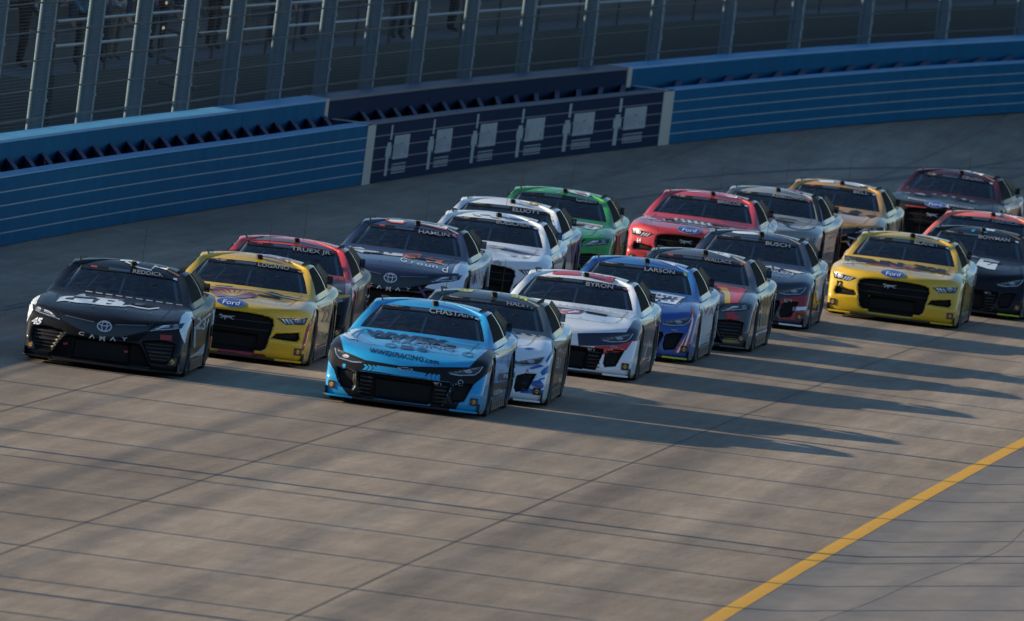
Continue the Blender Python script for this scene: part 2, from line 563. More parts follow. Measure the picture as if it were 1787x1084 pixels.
for k in range(13):
    z = 1.52 + .43 * k
    m = MB(); m.tube([wp(y, 1.005, z + .006 * math.sin(y * 1.1)) for y in [84 + 5.55 * .5 * i for i in range(109)]], .013, 5)
    o = m.build('cable', M_CABLE, fence); o.data.transform(finv)
m = MB()
yy = [84 + 1.5 * i for i in range(201)]
for k in range(int((FH - .1) / .05)):
    z = 1.40 + .05 * k; w = .0034; n = len(m.v)
    m.v += [tuple(wp(y, .99, z + s)) for y in yy for s in (-w / 2, w / 2)]
    m.f += [(n + 2 * i, n + 2 * i + 1, n + 2 * i + 3, n + 2 * i + 2) for i in range(len(yy) - 1)]
y = 84.0
while y < 384:
    a = wp(y, .994, 1.38); c = wp(y + .0036, .994, 1.38); h = Vector((0, 0, FH - .1))
    m.add([a, c, c + h, a + h], [(0, 1, 2, 3)]); y += .055
wm = m.build('wire_mesh', M_WIRE, fence); wm.data.transform(finv); wm['kind'] = 'stuff'

# taller poles standing between the fence posts
for i, y in enumerate((170.4, 196.4, 222.4, 248.4, 281.5)):
    root = empty('light_pole', wp(y, 1.6, -.5))
    if i == 4: lab = 'dark tensioning pole with cable clamps, standing behind the fence near the grandstand end'
    else: lab = 'round steel pole rising behind the catch fence'
    tag(root, lab, 'pole', 'poles behind the catch fence')
    MB().tube([(0, 0, 0), (0, 0, 12)], [.15, .11], 12).build('pole', M_POST if i < 4 else M_CABLE, root)
    if i == 4:
        for z in (2.1, 2.5, 2.95, 3.35, 3.8):
            c = MB(); c.tube([(-.42, -.5, z + .06), (-.14, -.2, z), (.14, .2, z), (.42, .5, z + .06)], .03, 6); c.box((0, 0, z), (.4, .32, .07)); c.build('cable_clamp', M_CABLE, root)
    else: MB().box((0, 0, .03), (.5, .5, .06)).build('base_plate', M_POST, root)

# ---- bank and grandstands behind the fence
M_BANK = mat_ground('bank_grass', (.006, .022, .018), (.016, .036, .028), .8)
v, f = [], []
bys = [70 + 6 * i for i in range(54)]
for y in bys:
    for n, z in ((1.02, .5), (2.6, .55), (40, .2), (90, -.8)): v.append(wp(y, n, z))
for i in range(len(bys) - 1):
    for k in range(3):
        a = i * 4 + k; f.append((a, a + 1, a + 5, a + 4))
tag(link('bank', mesh_of('bank', v, f, True), M_BANK), kind='structure')
M_PANEL = simple('stand_panel', (.014, .032, .038), .8, var=.2, scale=1.0)
M_DECK = simple('stand_concrete', (.085, .092, .098), .9, var=.2)
M_BENCH = simple('bench_aluminium', (.20, .24, .27), .45, metal=.4)
M_RAIL = simple('stand_rail', (.28, .33, .37), .45, metal=.3)
M_CLOTH = [simple('shirt', c, .9) for c in ((.05, .06, .10), (.30, .08, .07), (.35, .35, .36), (.06, .16, .22), (.02, .02, .025), (.28, .25, .12), (.10, .22, .12), (.16, .10, .2))]
M_SKIN = [simple('skin', c, .6) for c in ((.42, .23, .16), (.28, .14, .09), (.48, .28, .20))]
M_TROUS = [simple('trousers', c, .9) for c in ((.03, .04, .07), (.15, .13, .10), (.02, .02, .022))]
M_HAIR = [simple('hair', c, .8) for c in ((.02, .014, .01), (.10, .06, .03), (.05, .04, .035))]


def person_mesh(pose):
    """one continuous skinned body; local +x faces the track"""
    if pose == 'sit':
        hip, chest, neck, head = (0, 0, .50), (-.04, 0, .86), (-.02, 0, 1.02), (.02, 0, 1.18)
        J = dict(hip=hip, chest=chest, neck=neck, head=head)
        legs = lambda s: [(.02, s * .10, .48), (.43, s * .13, .50), (.45, s * .12, .10), (.57, s * .13, .05)]
        arms = lambda s: [(-.03, s * .20, .93), (.06, s * .25, .66), (.30, s * .16, .58), (.38, s * .13, .57)]
    else:
        hip, chest, neck, head = (0, 0, .93), (0, 0, 1.30), (.01, 0, 1.46), (.03, 0, 1.62)
        J = dict(hip=hip, chest=chest, neck=neck, head=head)
        legs = lambda s: [(0, s * .10, .88), (.03, s * .11, .48), (-.01, s * .11, .09), (.12, s * .12, .04)]
        arms = lambda s: [(0, s * .20, 1.38), (.02 + .04 * s, s * .27, 1.10), (.20, s * .22, .98 + .10 * s), (.28, s * .18, 1.0 + .13 * s)]
    vs = [hip, chest, neck, head]; rad = [(.15, .12), (.17, .12), (.055, .055), (.095, .11)]; es = [(0, 1), (1, 2), (2, 3)]
    for s in (-1, 1):
        n = len(vs); vs += legs(s); rad += [(.095, .095), (.065, .065), (.045, .045), (.04, .035)]; es += [(0, n), (n, n + 1), (n + 1, n + 2), (n + 2, n + 3)]
        n = len(vs); vs += arms(s); rad += [(.065, .065), (.045, .045), (.035, .035), (.036, .03)]; es += [(1, n), (n, n + 1), (n + 1, n + 2), (n + 2, n + 3)]
    me = bpy.data.meshes.new('person'); me.from_pydata(vs, es, [])
    o = bpy.data.objects.new('tmp', me); COL.objects.link(o)
    o.modifiers.new('s', 'SKIN'); sub = o.modifiers.new('u', 'SUBSURF'); sub.levels = 1
    for i, r in enumerate(rad): me.skin_vertices[0].data[i].radius = r
    me.skin_vertices[0].data[0].use_root = True
    dg = bpy.context.evaluated_depsgraph_get(); dg.update()
    out = bpy.data.meshes.new_from_object(o.evaluated_get(dg), depsgraph=dg); bpy.data.objects.remove(o)
    out.materials.clear()
    for _ in range(4): out.materials.append(None)
    zc, zn, zh = chest[2], neck[2], hip[2]
    for p in out.polygons:
        c = p.center; p.use_smooth = True
        far = abs(c.y) > .14 and c.x > .1 and c.z > zh + .02
        if c.z > zn + .02: p.material_index = 3 if (c.z > head[2] + .035 or c.x < head[0] - .05) else 1
        elif far and c.x > .14: p.material_index = 1
        elif c.z > zh - (.0 if pose == 'sit' else .02) and not (pose == 'sit' and c.x > .14 and c.z < .6): p.material_index = 0
        else: p.material_index = 2 if c.z > .2 or pose != 'sit' else 1
    return out


PM = {k: person_mesh(k) for k in ('sit', 'stand')}


def person(y, n, z, pose, cl, sk, tr, hr, label, turn=0):
    b, t, o = wall_frame(y)
    q = link('person', PM[pose]); q.location = wp(y, n, z)
    q.rotation_euler = (0, 0, math.atan2(-o.y, -o.x) + turn)
    for i, m_ in enumerate((M_CLOTH[cl], M_SKIN[sk], M_TROUS[tr], M_HAIR[hr])):
        q.material_slots[i].link = 'OBJECT'; q.material_slots[i].material = m_
    tag(q, label, 'person', 'spectators in the grandstand')


def grandstand(y0, y1, n0, z0, rows, rise, tread, lab, back, deck=None):
    root = empty('grandstand', wp((y0 + y1) / 2, n0, z0)); tag(root, lab, 'grandstand')
    inv = Matrix.Translation(-root.location)

    def fix(o):
        o.data.transform(inv); o.parent = root; return o
    fix(sweep([(n0, -.3), (n0, z0), (n0 + .12, z0), (n0 + .12, -.3)], y0, y1, 4).build('front_panel', simple('stand_concrete_mid', (.13, .13, .13), .9, var=.3) if deck else M_PANEL))
    for z in (z0 + .45, z0 + .85): fix(MB().tube([wp(y, n0 + .06, z) for y in np.arange(y0, y1 + .1, 3)], .028, 6).build('rail', M_RAIL))
    for y in np.arange(y0, y1 + .1, 3): fix(MB().tube([wp(y, n0 + .06, z0 - .02), wp(y, n0 + .06, z0 + .85)], .024, 6).build('rail_post', M_CABLE))
    prof = [(n0 + .14, z0 - .1)]
    n, z = n0 + 1.5, z0 - .1
    prof.append((n, z))
    for r in range(rows):
        prof += [(n, z + rise), (n + tread, z + rise)]; z += rise; n += tread
    prof += [(n, -.3), (n0 + .14, -.3)]
    fix(sweep(prof, y0, y1, 4).build('deck', deck or M_DECK))
    zz, nn = z0 - .1 + rise, n0 + 1.5
    for r in range(rows):
        ys = y0 + .3
        while ys < y1 - 1:
            ye = min(ys + 11, y1 - .2)
            fix(sweep([(nn + .38, zz + .40), (nn + .38, zz + .45), (nn + .68, zz + .45), (nn + .68, zz + .40)], ys, ye, 4).build('bench', M_BENCH)); ys = ye + 1.2
        zz += rise; nn += tread
    if back: fix(sweep([(n, -.3), (n, z + back), (n + .25, z + back), (n + .25, -.3)], y0, y1, 4).build('back_wall', M_PANEL))
    return root


grandstand(281, 384, 3.6, 1.55, 7, .42, .86, 'tall grandstand with pale benches behind the dark sign wall', .3)
grandstand(225, 279, 4.2, 1.35, 9, .19, .84, 'low grey grandstand behind the sunlit fence posts', .3, simple('stand_concrete_light', (.42, .40, .38), .9, var=.3, scale=3))
rp = random.Random(11)
PL = [('sit', 'in a dark navy shirt'), ('sit', 'in a red shirt'), ('sit', 'in a grey shirt'), ('sit', 'in a teal shirt'), ('sit', 'in a black shirt'), ('sit', 'in a khaki shirt'), ('sit', 'in a green shirt'), ('sit', 'in a purple shirt')]
where = ['behind the left wall', 'near the tall stand end', 'above the sign wall', 'behind the right wall']
cnt = {}
for seg, (ya, yb, n0, z0, rise, tread, rows) in enumerate(((255, 278, 4.2, 1.35, .19, .84, 9), (282, 302, 3.6, 1.55, .42, .86, 3), (302, 326, 3.6, 1.55, .42, .86, 3), (326, 352, 3.6, 1.55, .42, .86, 3))):
    for k in range(8 if seg == 0 else (26 if seg < 3 else 14)):
        r = rp.randrange(rows); y = rp.uniform(ya, yb); cl = rp.randrange(8)
        zz = z0 - .1 + rise * (r + 1); nn = n0 + 1.5 + tread * r
        person(y, nn + .55, zz + .02, 'sit', cl, rp.randrange(3), rp.randrange(3), rp.randrange(3), 'seated spectator %s on a bench %s' % (PL[cl][1], where[seg]))
COLN = ['navy', 'red', 'grey', 'teal', 'black', 'khaki', 'green', 'purple']
for k in range(16):
    cl = rp.randrange(8); yk = 283.2 + k * 2.9 + rp.uniform(-.6, .6)
    if abs(yk - 284.6) < .9 or abs(yk - 286.2) < .9: continue
    person(yk, 4.25 + rp.uniform(0, .7), 1.47, 'stand', cl, rp.randrange(3), rp.randrange(3), rp.randrange(3), 'standing spectator in a %s shirt by the stand rail' % COLN[cl], rp.uniform(-.8, .8))
person(284.6, 4.7, 1.47, 'stand', 4, 0, 2, 0, 'standing spectator in black leaning towards the grandstand rail', .3)
person(286.2, 4.6, 1.47, 'stand', 3, 2, 0, 1, 'standing spectator in a teal shirt with one arm out over the rail', -.4)


# ================================================================== RACE CAR
W_X = [-2.5, -2.2, -1.9, -1.4, -.9, 0, .8, 1.1, 1.4, 1.8, 2.1, 2.4, 2.6]
W_Y = [.92, .97, .995, 1.005, .985, .975, .975, .99, 1.0, .99, .972, .95, .93]
ZC_X = [-2.5, -1.9, -1.4, -.8, 0, .8, 1.4, 1.8, 2.1, 2.4]
ZC_Z = [.90, .87, .80, .75, .735, .725, .715, .68, .62, .54]
TOPS = {  # hood and deck centre-line per body kind
    'slim': ([2.6, 2.47, 2.40, 2.3, 2.15, 1.9, 1.4, .9, .55, -.4, -.9, -1.6, -2.1, -2.5],
             [.44, .53, .585, .640, .690, .742, .80, .838, .850, .868, .885, .905, .915, .93]),
    'mesh': ([2.6, 2.47, 2.40, 2.3, 2.15, 1.9, 1.4, .9, .55, -.4, -.9, -1.6, -2.1, -2.5],
             [.58, .66, .692, .720, .742, .768, .806, .838, .850, .868, .885, .905, .915, .93]),
    'vee': ([2.6, 2.47, 2.40, 2.3, 2.15, 1.9, 1.4, .9, .55, -.4, -.9, -1.6, -2.1, -2.5],
            [.46, .55, .605, .655, .700, .748, .802, .838, .850, .868, .885, .905, .915, .93])}
NOSE = {'slim': (.28, .50), 'mesh': (.10, .55), 'vee': (.24, .42)}


def P2(*p): return [tuple(q) for q in p]


def mir(p): return [(-a, b) for a, b in p][::-1]


# front features, (y, z) as seen square on; +y is the driver's side
FE = {
    'slim': dict(
        grille=[P2((-.56, .405), (.56, .405), (.575, .36), (.50, .12), (-.50, .12), (-.575, .36))],
        radiator=P2((-.37, .36), (.37, .36), (.34, .10), (-.34, .10)),
        lamp=P2((.50, .525), (.60, .545), (.80, .605), (.915, .635), (.885, .56), (.835, .515), (.66, .492), (.54, .502)),
        vent=P2((.60, .375), (.70, .41), (.845, .42), (.80, .30), (.755, .19), (.615, .165), (.585, .22))),
    'mesh': dict(
        grille=[P2((-.53, .50), (-.515, .575), (-.44, .605), (-.2, .628), (.2, .628), (.44, .605), (.515, .575), (.53, .50), (.47, .20), (.42, .165), (-.42, .165), (-.47, .20))],
        radiator=P2((-.35, .36), (.35, .36), (.33, .12), (-.33, .12)),
        lamp=P2((.56, .595), (.93, .635), (.905, .545), (.68, .525)),
        vent=P2((.52, .335), (.57, .405), (.855, .445), (.87, .36), (.84, .325))),
    'vee': dict(
        grille=[P2((-.44, .375), (.44, .375), (.50, .32), (.62, .11), (-.62, .11), (-.50, .32))],
        radiator=P2((-.34, .36), (.34, .36), (.36, .10), (-.36, .10)),
        lamp=P2((.52, .535), (.665, .625), (.80, .655), (.94, .68), (.915, .615), (.84, .585), (.70, .555)),
        vent=P2((.47, .415), (.70, .45), (.88, .43), (.87, .24), (.80, .17), (.60, .165)))}


def sdf_poly(px, py, poly):
    """signed distance to a polygon, negative inside"""
    d = np.full(px.shape, 1e9); s = np.ones(px.shape)
    n = len(poly)
    for i in range(n):
        ax, ay = poly[i]; bx, by = poly[(i + 1) % n]
        ex, ey = bx - ax, by - ay; wx, wy = px - ax, py - ay
        t = np.clip((wx * ex + wy * ey) / (ex * ex + ey * ey + 1e-12), 0, 1)
        d = np.minimum(d, (wx - ex * t)**2 + (wy - ey * t)**2)
        c1, c2, c3 = py >= ay, py < by, ex * wy > ey * wx
        s = np.where((c1 & c2 & c3) | (~c1 & ~c2 & ~c3), -s, s)
    return s * np.sqrt(d)


def smax(a, b, k):
    h = np.clip(k - np.abs(a - b), 0, None) / k
    return np.maximum(a, b) + h * h * k * .25


def nose_x(y, z, kind):
    a, b = NOSE[kind]
    q = np.abs(y) / .95
    zz = np.clip(z - .30, 0, None)
    low = np.clip(.16 - z, 0, None)
    return 2.455 - .155 * q**2.3 - a * zz - b * zz * q**3 - .25 * low


def body_f(P, kind):
    x, y, z = P[:, 0], np.abs(P[:, 1]), P[:, 2]
    tx, tz = TOPS[kind]
    w = spl(x, W_X, W_Y); T = spl(x, tx, tz); zc = spl(x, ZC_X, ZC_Z)
    crest = .022 * np.exp(-((y - .80) / .13)**2) * np.exp(-((x - 1.45) / .5)**2)
    dome = .012 * np.exp(-(y / .42)**2) * np.clip((x - .6) / .4, 0, 1) * np.clip((2.3 - x) / .3, 0, 1)
    ftop = z - (T - .028 * (y / .9)**2 + crest + dome)
    fside = y - w + .03 * np.clip((.34 - z) / .3, 0, 1)**2
    fshelf = (y - w + .95 * (z - zc)) / 1.35
    fn = x - nose_x(y, z, kind)
    ft = -2.44 - x + .06 * (y / .9)**4 + .12 * np.clip(.5 - z, 0, 1)
    fb = .075 - z
    f = smax(ftop, fn, .07)
    f = smax(f, smax(fside, fshelf, .03), .07)
    f = smax(f, ft, .05)
    return smax(f, fb, .03)


def make_body(kind):
    NX, NY, NZ = 104, 84, 34
    cx = np.linspace(0, 1, NX + 1); cx = 1 - (1 - cx)**1.25
    ay = np.linspace(-1, 1, NY + 1); bz = np.linspace(0, 1, NZ + 1)
    idx, vs, fs = {}, [], []

    def vid(i, j, k):
        if (i, j, k) not in idx:
            idx[(i, j, k)] = len(vs); vs.append((cx[i], ay[j], bz[k]))
        return idx[(i, j, k)]
    for i in range(NX):
        for j in range(NY):
            fs.append((vid(i, j, 0), vid(i, j + 1, 0), vid(i + 1, j + 1, 0), vid(i + 1, j, 0)))
            fs.append((vid(i, j, NZ), vid(i + 1, j, NZ), vid(i + 1, j + 1, NZ), vid(i, j + 1, NZ)))
    for i in range(NX):
        for k in range(NZ):
            fs.append((vid(i, 0, k), vid(i + 1, 0, k), vid(i + 1, 0, k + 1), vid(i, 0, k + 1)))
            fs.append((vid(i, NY, k), vid(i, NY, k + 1), vid(i + 1, NY, k + 1), vid(i + 1, NY, k)))
    for j in range(NY):
        for k in range(NZ):
            fs.append((vid(0, j, k), vid(0, j, k + 1), vid(0, j + 1, k + 1), vid(0, j + 1, k)))
            fs.append((vid(NX, j, k), vid(NX, j + 1, k), vid(NX, j + 1, k + 1), vid(NX, j, k + 1)))
    U = np.array(vs)
    tx, tz = TOPS[kind]
    P = np.empty_like(U)
    P[:, 0] = -2.42 + U[:, 0] * 4.80
    w = spl(P[:, 0], W_X, W_Y); T = spl(P[:, 0], tx, tz)
    P[:, 1] = U[:, 1] * w * .97
    P[:, 2] = .08 + U[:, 2] * (T - .10)
    P[:, 0] = np.where(U[:, 0] > .75, P[:, 0] - ((U[:, 0] - .75) / .25)**2 * (2.40 - nose_x(P[:, 1], P[:, 2], kind)), P[:, 0])
    e = 1e-4
    for _ in range(14):
        f = body_f(P, kind)
        g = np.stack([(body_f(P + np.eye(3)[a] * e, kind) - f) / e for a in range(3)], 1)
        st = f / np.maximum((g * g).sum(1), .2)
        P -= np.clip(st, -.04, .04)[:, None] * g
    # recesses of the front fascia
    fe = FE[kind]
    front = (P[:, 0] > 1.85) & (P[:, 2] < .68)
    for poly, dep in [(g, .05) for g in fe['grille']] + [(fe['radiator'], .06), (fe['vent'], .06), (mir(fe['vent']), .06), (fe['lamp'], .012), (mir(fe['lamp']), .012)]:
        d = sdf_poly(P[:, 1], P[:, 2], poly)
        m = np.clip((.004 - d) / .022, 0, 1); m = m * m * (3 - 2 * m)
        P[:, 0] -= np.where(front, dep * m, 0)
    me = mesh_of('body', P, fs, True)
    # wheel arches
    src = bpy.data.objects.new('tmp_body', me); COL.objects.link(src)
    cuts = []
    for x in (1.397, -1.397):
        for s in (-1, 1):
            c = MB().lathe([(.001, .60 * s), (.405, .60 * s), (.405, 1.2 * s), (.001, 1.2 * s)], 40, (x, 0, .335))
            cm = c.mesh('cut')
            b = bmesh.new(); b.from_mesh(cm); bmesh.ops.remove_doubles(b, verts=b.verts, dist=1e-3); bmesh.ops.recalc_face_normals(b, faces=b.faces); b.to_mesh(cm); b.free()
            co = bpy.data.objects.new('tmp_cut', cm); COL.objects.link(co); cuts.append(co)
            md = src.modifiers.new('b', 'BOOLEAN'); md.operation = 'DIFFERENCE'; md.object = co; md.solver = 'EXACT'
    dg = bpy.context.evaluated_depsgraph_get(); dg.update()
    res = bpy.data.meshes.new_from_object(src.evaluated_get(dg), depsgraph=dg)
    for o in cuts + [src]: bpy.data.objects.remove(o)
    res.materials.clear(); res.materials.append(None); res.materials.append(M_BLACK)
    b = bmesh.new(); b.from_mesh(res)
    hood = []
    for f in b.faces:
        c = f.calc_center_median(); f.material_index = 0; f.smooth = True
        for x in (1.397, -1.397):
            r = math.hypot(c.x - x, c.z - .335)
            if r < .399 or (r < .4055 and f.normal.dot(Vector((x - c.x, 0, .335 - c.z))) > 0.2 and abs(c.y) > .59): f.material_index = 1; f.smooth = False
        if f.normal.z > .55 and .62 < c.x < 2.02 and abs(c.y) < .70: hood.append(f)
    hb = b.copy()
    hs = {tuple(round(q, 5) for q in f.calc_center_median()) for f in hood}
    bmesh.ops.delete(b, geom=hood, context='FACES')
    bmesh.ops.delete(hb, geom=[f for f in hb.faces if tuple(round(q, 5) for q in f.calc_center_median()) not in hs], context='FACES')
    hm = bpy.data.meshes.new('hood'); hb.to_mesh(hm)
    full = bmesh.new(); full.from_mesh(res)
    b.to_mesh(res)
    bv = ([v.co.copy() for v in full.verts], [[v.index for v in f.verts] for f in full.faces])
    for q in (b, hb, full): q.free()
    hm.materials.clear(); hm.materials.append(None)
    return res, hm, bv


# ---- glasshouse: one ring of columns, sorted into pillars/roof and panes
def cab_columns():
    def L(a, b, t): return tuple(a[i] + (b[i] - a[i]) * t for i in range(3))
    cols = []                                        # (belt, top, zone of the strip that follows)
    for i in range(9):
        s = i / 8
        cols.append(((.715 - .155 * s**2.2, .778 * s, .868 - .012 * s**2), (-.20 - .07 * s**2, .593 * s, 1.182 - .03 * s**2), 'ws' if i < 8 else 'fr'))
    A0, A1 = cols[-1][0], cols[-1][1]
    B0, B1 = (.485, .885, .846), (-.205, .690, 1.158)
    for t in (.33, .68): cols.append((tuple(np.add(L(A0, B0, t), (.03 * math.sin(math.pi * t), .012 * math.sin(math.pi * t), 0))), tuple(np.add(L(A1, B1, t), (.012, .006, 0))), 'fr'))
    cols.append((B0, B1, 'sw'))
    C0, C1 = (-.78, .905, .890), (-.66, .712, 1.190)
    for t in (.25, .5, .75): cols.append((L(B0, C0, t), tuple(np.add(L(B1, C1, t), (0, 0, .012 * math.sin(math.pi * t)))), 'sw'))
    cols.append((C0, C1, 'fr'))
    D0, D1 = (-.86, .905, .893), (-.74, .712, 1.190)
    cols.append((D0, D1, 'qw'))
    E0, E1 = (-1.48, .880, .908), (-1.10, .694, 1.172)
    cols.append((L(D0, E0, .5), L(D1, E1, .5), 'qw'))
    cols.append((E0, E1, 'fr'))
    F0, F1 = (-1.95, .745, .925), (-1.33, .600, 1.160)
    for t in (.35, .7): cols.append((tuple(np.add(L(E0, F0, t), (-.02, .03, 0))), tuple(np.add(L(E1, F1, t), (-.01, .02, 0))), 'fr'))
    for i in range(6):
        s = 1 - i / 5
        cols.append(((-2.03 + .08 * s**2, .745 * s, .935 - .01 * s), (-1.38 + .05 * s**2, .600 * s, 1.190 - .03 * s**2), 'rw'))
    return cols


def make_cabin():
    half = cab_columns()
    full = [(b, t, z) for b, t, z in half]
    n = len(half)
    for i in range(n - 2, 0, -1):                    # mirrored way back, zone of strip i-1 -> i
        b, t, _ = half[i]
        full.append(((b[0], -b[1], b[2]), (t[0], -t[1], t[2]), half[i - 1][2]))
    full[n - 1] = (full[n - 1][0], full[n - 1][1], half[n - 2][2])
    rows = [-.16, 0, .045, .25, .5, .75, .955, 1.0]
    N = len(full); V = []
    for t in rows:
        for b, tp, z in full:
            p = np.array(b) + (np.array(tp) - np.array(b)) * t
            d = np.array([b[0] + .6, b[1] * 1.4, 0]); d /= np.linalg.norm(d)
            if t > 0: p = p + d * .022 * math.sin(math.pi * t)
            V.append(p)
    nr = len(rows)
    C = np.array([-.72, 0, 1.252])
    roofr = [.03, .10, .25, .5, .75]
    for r in roofr:
        for b, tp, z in full:
            tp = np.array(tp); q = C + (tp - C) * (1 - r)
            q[2] = tp[2] + (C[2] - tp[2]) * (1 - (1 - r)**2.6)
            V.append(q)
    V.append(C)
    zones = {'fr': [], 'ws': [], 'sw+': [], 'sw-': [], 'qw+': [], 'qw-': [], 'rw': []}
    for k in range(nr + len(roofr) - 1):
        for i in range(N):
            j = (i + 1) % N
            f = (k * N + i, k * N + j, (k + 1) * N + j, (k + 1) * N + i)
            z = full[i][2]
            if not (2 <= k <= 5) or z == 'fr': zones['fr'].append(f)
            elif z in ('sw', 'qw'): zones[z + ('+' if V[f[0]][1] > 0 else '-')].append(f)
            else: zones[z].append(f)
    last = (nr + len(roofr) - 1) * N
    for i in range(N): zones['fr'].append((last + i, last + (i + 1) % N, len(V) - 1))
    out = {}
    for z, fs in zones.items():
        used = sorted({i for f in fs for i in f}); mp = {a: b for b, a in enumerate(used)}
        out[z] = ([V[i] for i in used], [tuple(mp[i] for i in f) for f in fs])
    return out


CAB = make_cabin()
ROOF_MESH = mesh_of('roof', *CAB['fr'], True); ROOF_MESH.materials.append(None)
PANE = {k: mesh_of('window', *CAB[k], True) for k in CAB if k != 'fr'}
for m_ in PANE.values(): m_.materials.append(None)
BODIES = {k: make_body(k) for k in ('slim', 'mesh', 'vee')}
BVH = {}
for k, (bm_, hm_, (bv_, bf_)) in BODIES.items():
    fv, ff = CAB['fr']; n0 = len(bv_)
    BVH[k] = BVHTree.FromPolygons(bv_ + [Vector(v) for v in fv], bf_ + [[i + n0 for i in f] for f in ff])
BVH['glass'] = BVHTree.FromPolygons([Vector(v) for v in CAB['ws'][0]], CAB['ws'][1])

# ---- flat print laid on the bodywork
FDIR = Vector((-1, -.077, -.042)).normalized()


def ray_for(mode, u, v):
    if mode == 'F': o = Vector((2.35, u, v)); return o - FDIR * 1.5, FDIR
    if mode == 'top': return Vector((u, v, 3)), Vector((0, 0, -1))
    if mode == 'left': return Vector((u, 3, v)), Vector((0, -1, 0))
    if mode == 'right': return Vector((u, -3, v)), Vector((0, 1, 0))


def project(name, verts, faces, mode, bvh, layer=0, step=.03, lift=0.0):
    b = bmesh.new()
    vv = [b.verts.new((p[0], p[1], 0)) for p in verts]
    for f in faces:
        try: b.faces.new([vv[i] for i in f])
        except ValueError: pass
    if any(len(f) > 4 for f in faces): bmesh.ops.triangulate(b, faces=[f for f in b.faces if len(f.verts) > 4])
    us = [p[0] for p in verts]; ws = [p[1] for p in verts]
    for ax, lo, hi in ((0, min(us), max(us)), (1, min(ws), max(ws))):
        n = int((hi - lo) / step)
        no = (1, 0, 0) if ax == 0 else (0, 1, 0)
        for i in range(1, n + 1):
            c = lo + (hi - lo) * i / (n + 1)
            co = (c, 0, 0) if ax == 0 else (0, c, 0)
            bmesh.ops.bisect_plane(b, geom=b.verts[:] + b.edges[:] + b.faces[:], plane_co=co, plane_no=no, dist=1e-5)
    off = .0055 + .0014 * layer + lift
    dead = []
    for v in b.verts:
        o, d = ray_for(mode, v.co.x, v.co.y)
        h, nn, _, _ = bvh.ray_cast(o, d)
        if h is None: dead.append(v)
        else:
            if nn.dot(d) > 0: nn = -nn
            v.co = h + nn * off
    bmesh.ops.delete(b, geom=dead, context='VERTS')
    bmesh.ops.delete(b, geom=[f for f in b.faces if max(e.calc_length() for e in f.edges) > .55], context='FACES')
    bmesh.ops.recalc_face_normals(b, faces=b.faces)
    m = bpy.data.meshes.new(name)
    for f in b.faces: f.smooth = True
    b.to_mesh(m); b.free()
    m.materials.append(None)
    return m


_txt = {}


def text_2d(s, bold=.02):
    if (s, bold) in _txt: return _txt[(s, bold)]
    cu = bpy.data.curves.new('t', 'FONT'); cu.body = s; cu.align_x = 'CENTER'; cu.offset = bold; cu.resolution_u = 3
    o = bpy.data.objects.new('t', cu); COL.objects.link(o)
    dg = bpy.context.evaluated_depsgraph_get(); dg.update()
    me = bpy.data.meshes.new_from_object(o.evaluated_get(dg), depsgraph=dg)
    V = [(v.co.x, v.co.y) for v in me.vertices]; F = [tuple(p.vertices) for p in me.polygons]
    bpy.data.objects.remove(o); bpy.data.curves.remove(cu); bpy.data.meshes.remove(me)
    xs = [v[0] for v in V]; cx = (min(xs) + max(xs)) / 2
    V = [((x - cx) / .69, y / .69) for x, y in V]              # cap height 1, centred
    _txt[(s, bold)] = (V, F, (max(xs) - min(xs)) / .69)
    return _txt[(s, bold)]


def text_at(s, cx, cy, h, width=None, slant=0.0, bold=.02, rot=0.0):
    """2-D text: cap height h, optional total width, baseline-centre at cx, cy"""
    V, F, w = text_2d(s, bold)
    sx = (width / w) if width else h
    c, sn = math.cos(rot), math.sin(rot)
    out = []
    for x, y in V:
        X = x * sx + slant * y * h; Y = (y - .5) * h
        out.append((cx + X * c - Y * sn, cy + X * sn + Y * c))
    return out, F


def polys_2d(polys):
    V, F = [], []
    for p in polys:
        F.append(tuple(range(len(V), len(V) + len(p)))); V += list(p)
    return V, F


def line_2d(pts, w):
    """polyline as a strip of quads"""
    V, F = [], []
    for i, p in enumerate(pts):
        a = pts[max(i - 1, 0)]; b = pts[min(i + 1, len(pts) - 1)]
        dx, dy = b[0] - a[0], b[1] - a[1]; l = math.hypot(dx, dy) or 1
        V += [(p[0] - dy / l * w / 2, p[1] + dx / l * w / 2), (p[0] + dy / l * w / 2, p[1] - dx / l * w / 2)]
    for i in range(len(pts) - 1): F.append((2 * i, 2 * i + 1, 2 * i + 3, 2 * i + 2))
    return V, F


def ring_2d(cx, cy, a, b, w, n=28, a0=0, a1=2 * math.pi):
    V, F = [], []
    for i in range(n + 1):
        t = a0 + (a1 - a0) * i / n
        V += [(cx + a * math.cos(t), cy + b * math.sin(t)), (cx + (a - w) * math.cos(t), cy + (b - w) * math.sin(t))]
    for i in range(n): F.append((2 * i, 2 * i + 1, 2 * i + 3, 2 * i + 2))
    return V, F


def disc(cx, cy, a, b, n=24): return [(cx + a * math.cos(2 * math.pi * i / n), cy + b * math.sin(2 * math.pi * i / n)) for i in range(n)]


def rect(x0, y0, x1, y1): return [(x0, y0), (x1, y0), (x1, y1), (x0, y1)]


def merge(*vf):
    V, F = [], []
    for v, f in vf:
        n = len(V); V += list(v); F += [tuple(i + n for i in q) for q in f]
    return V, F


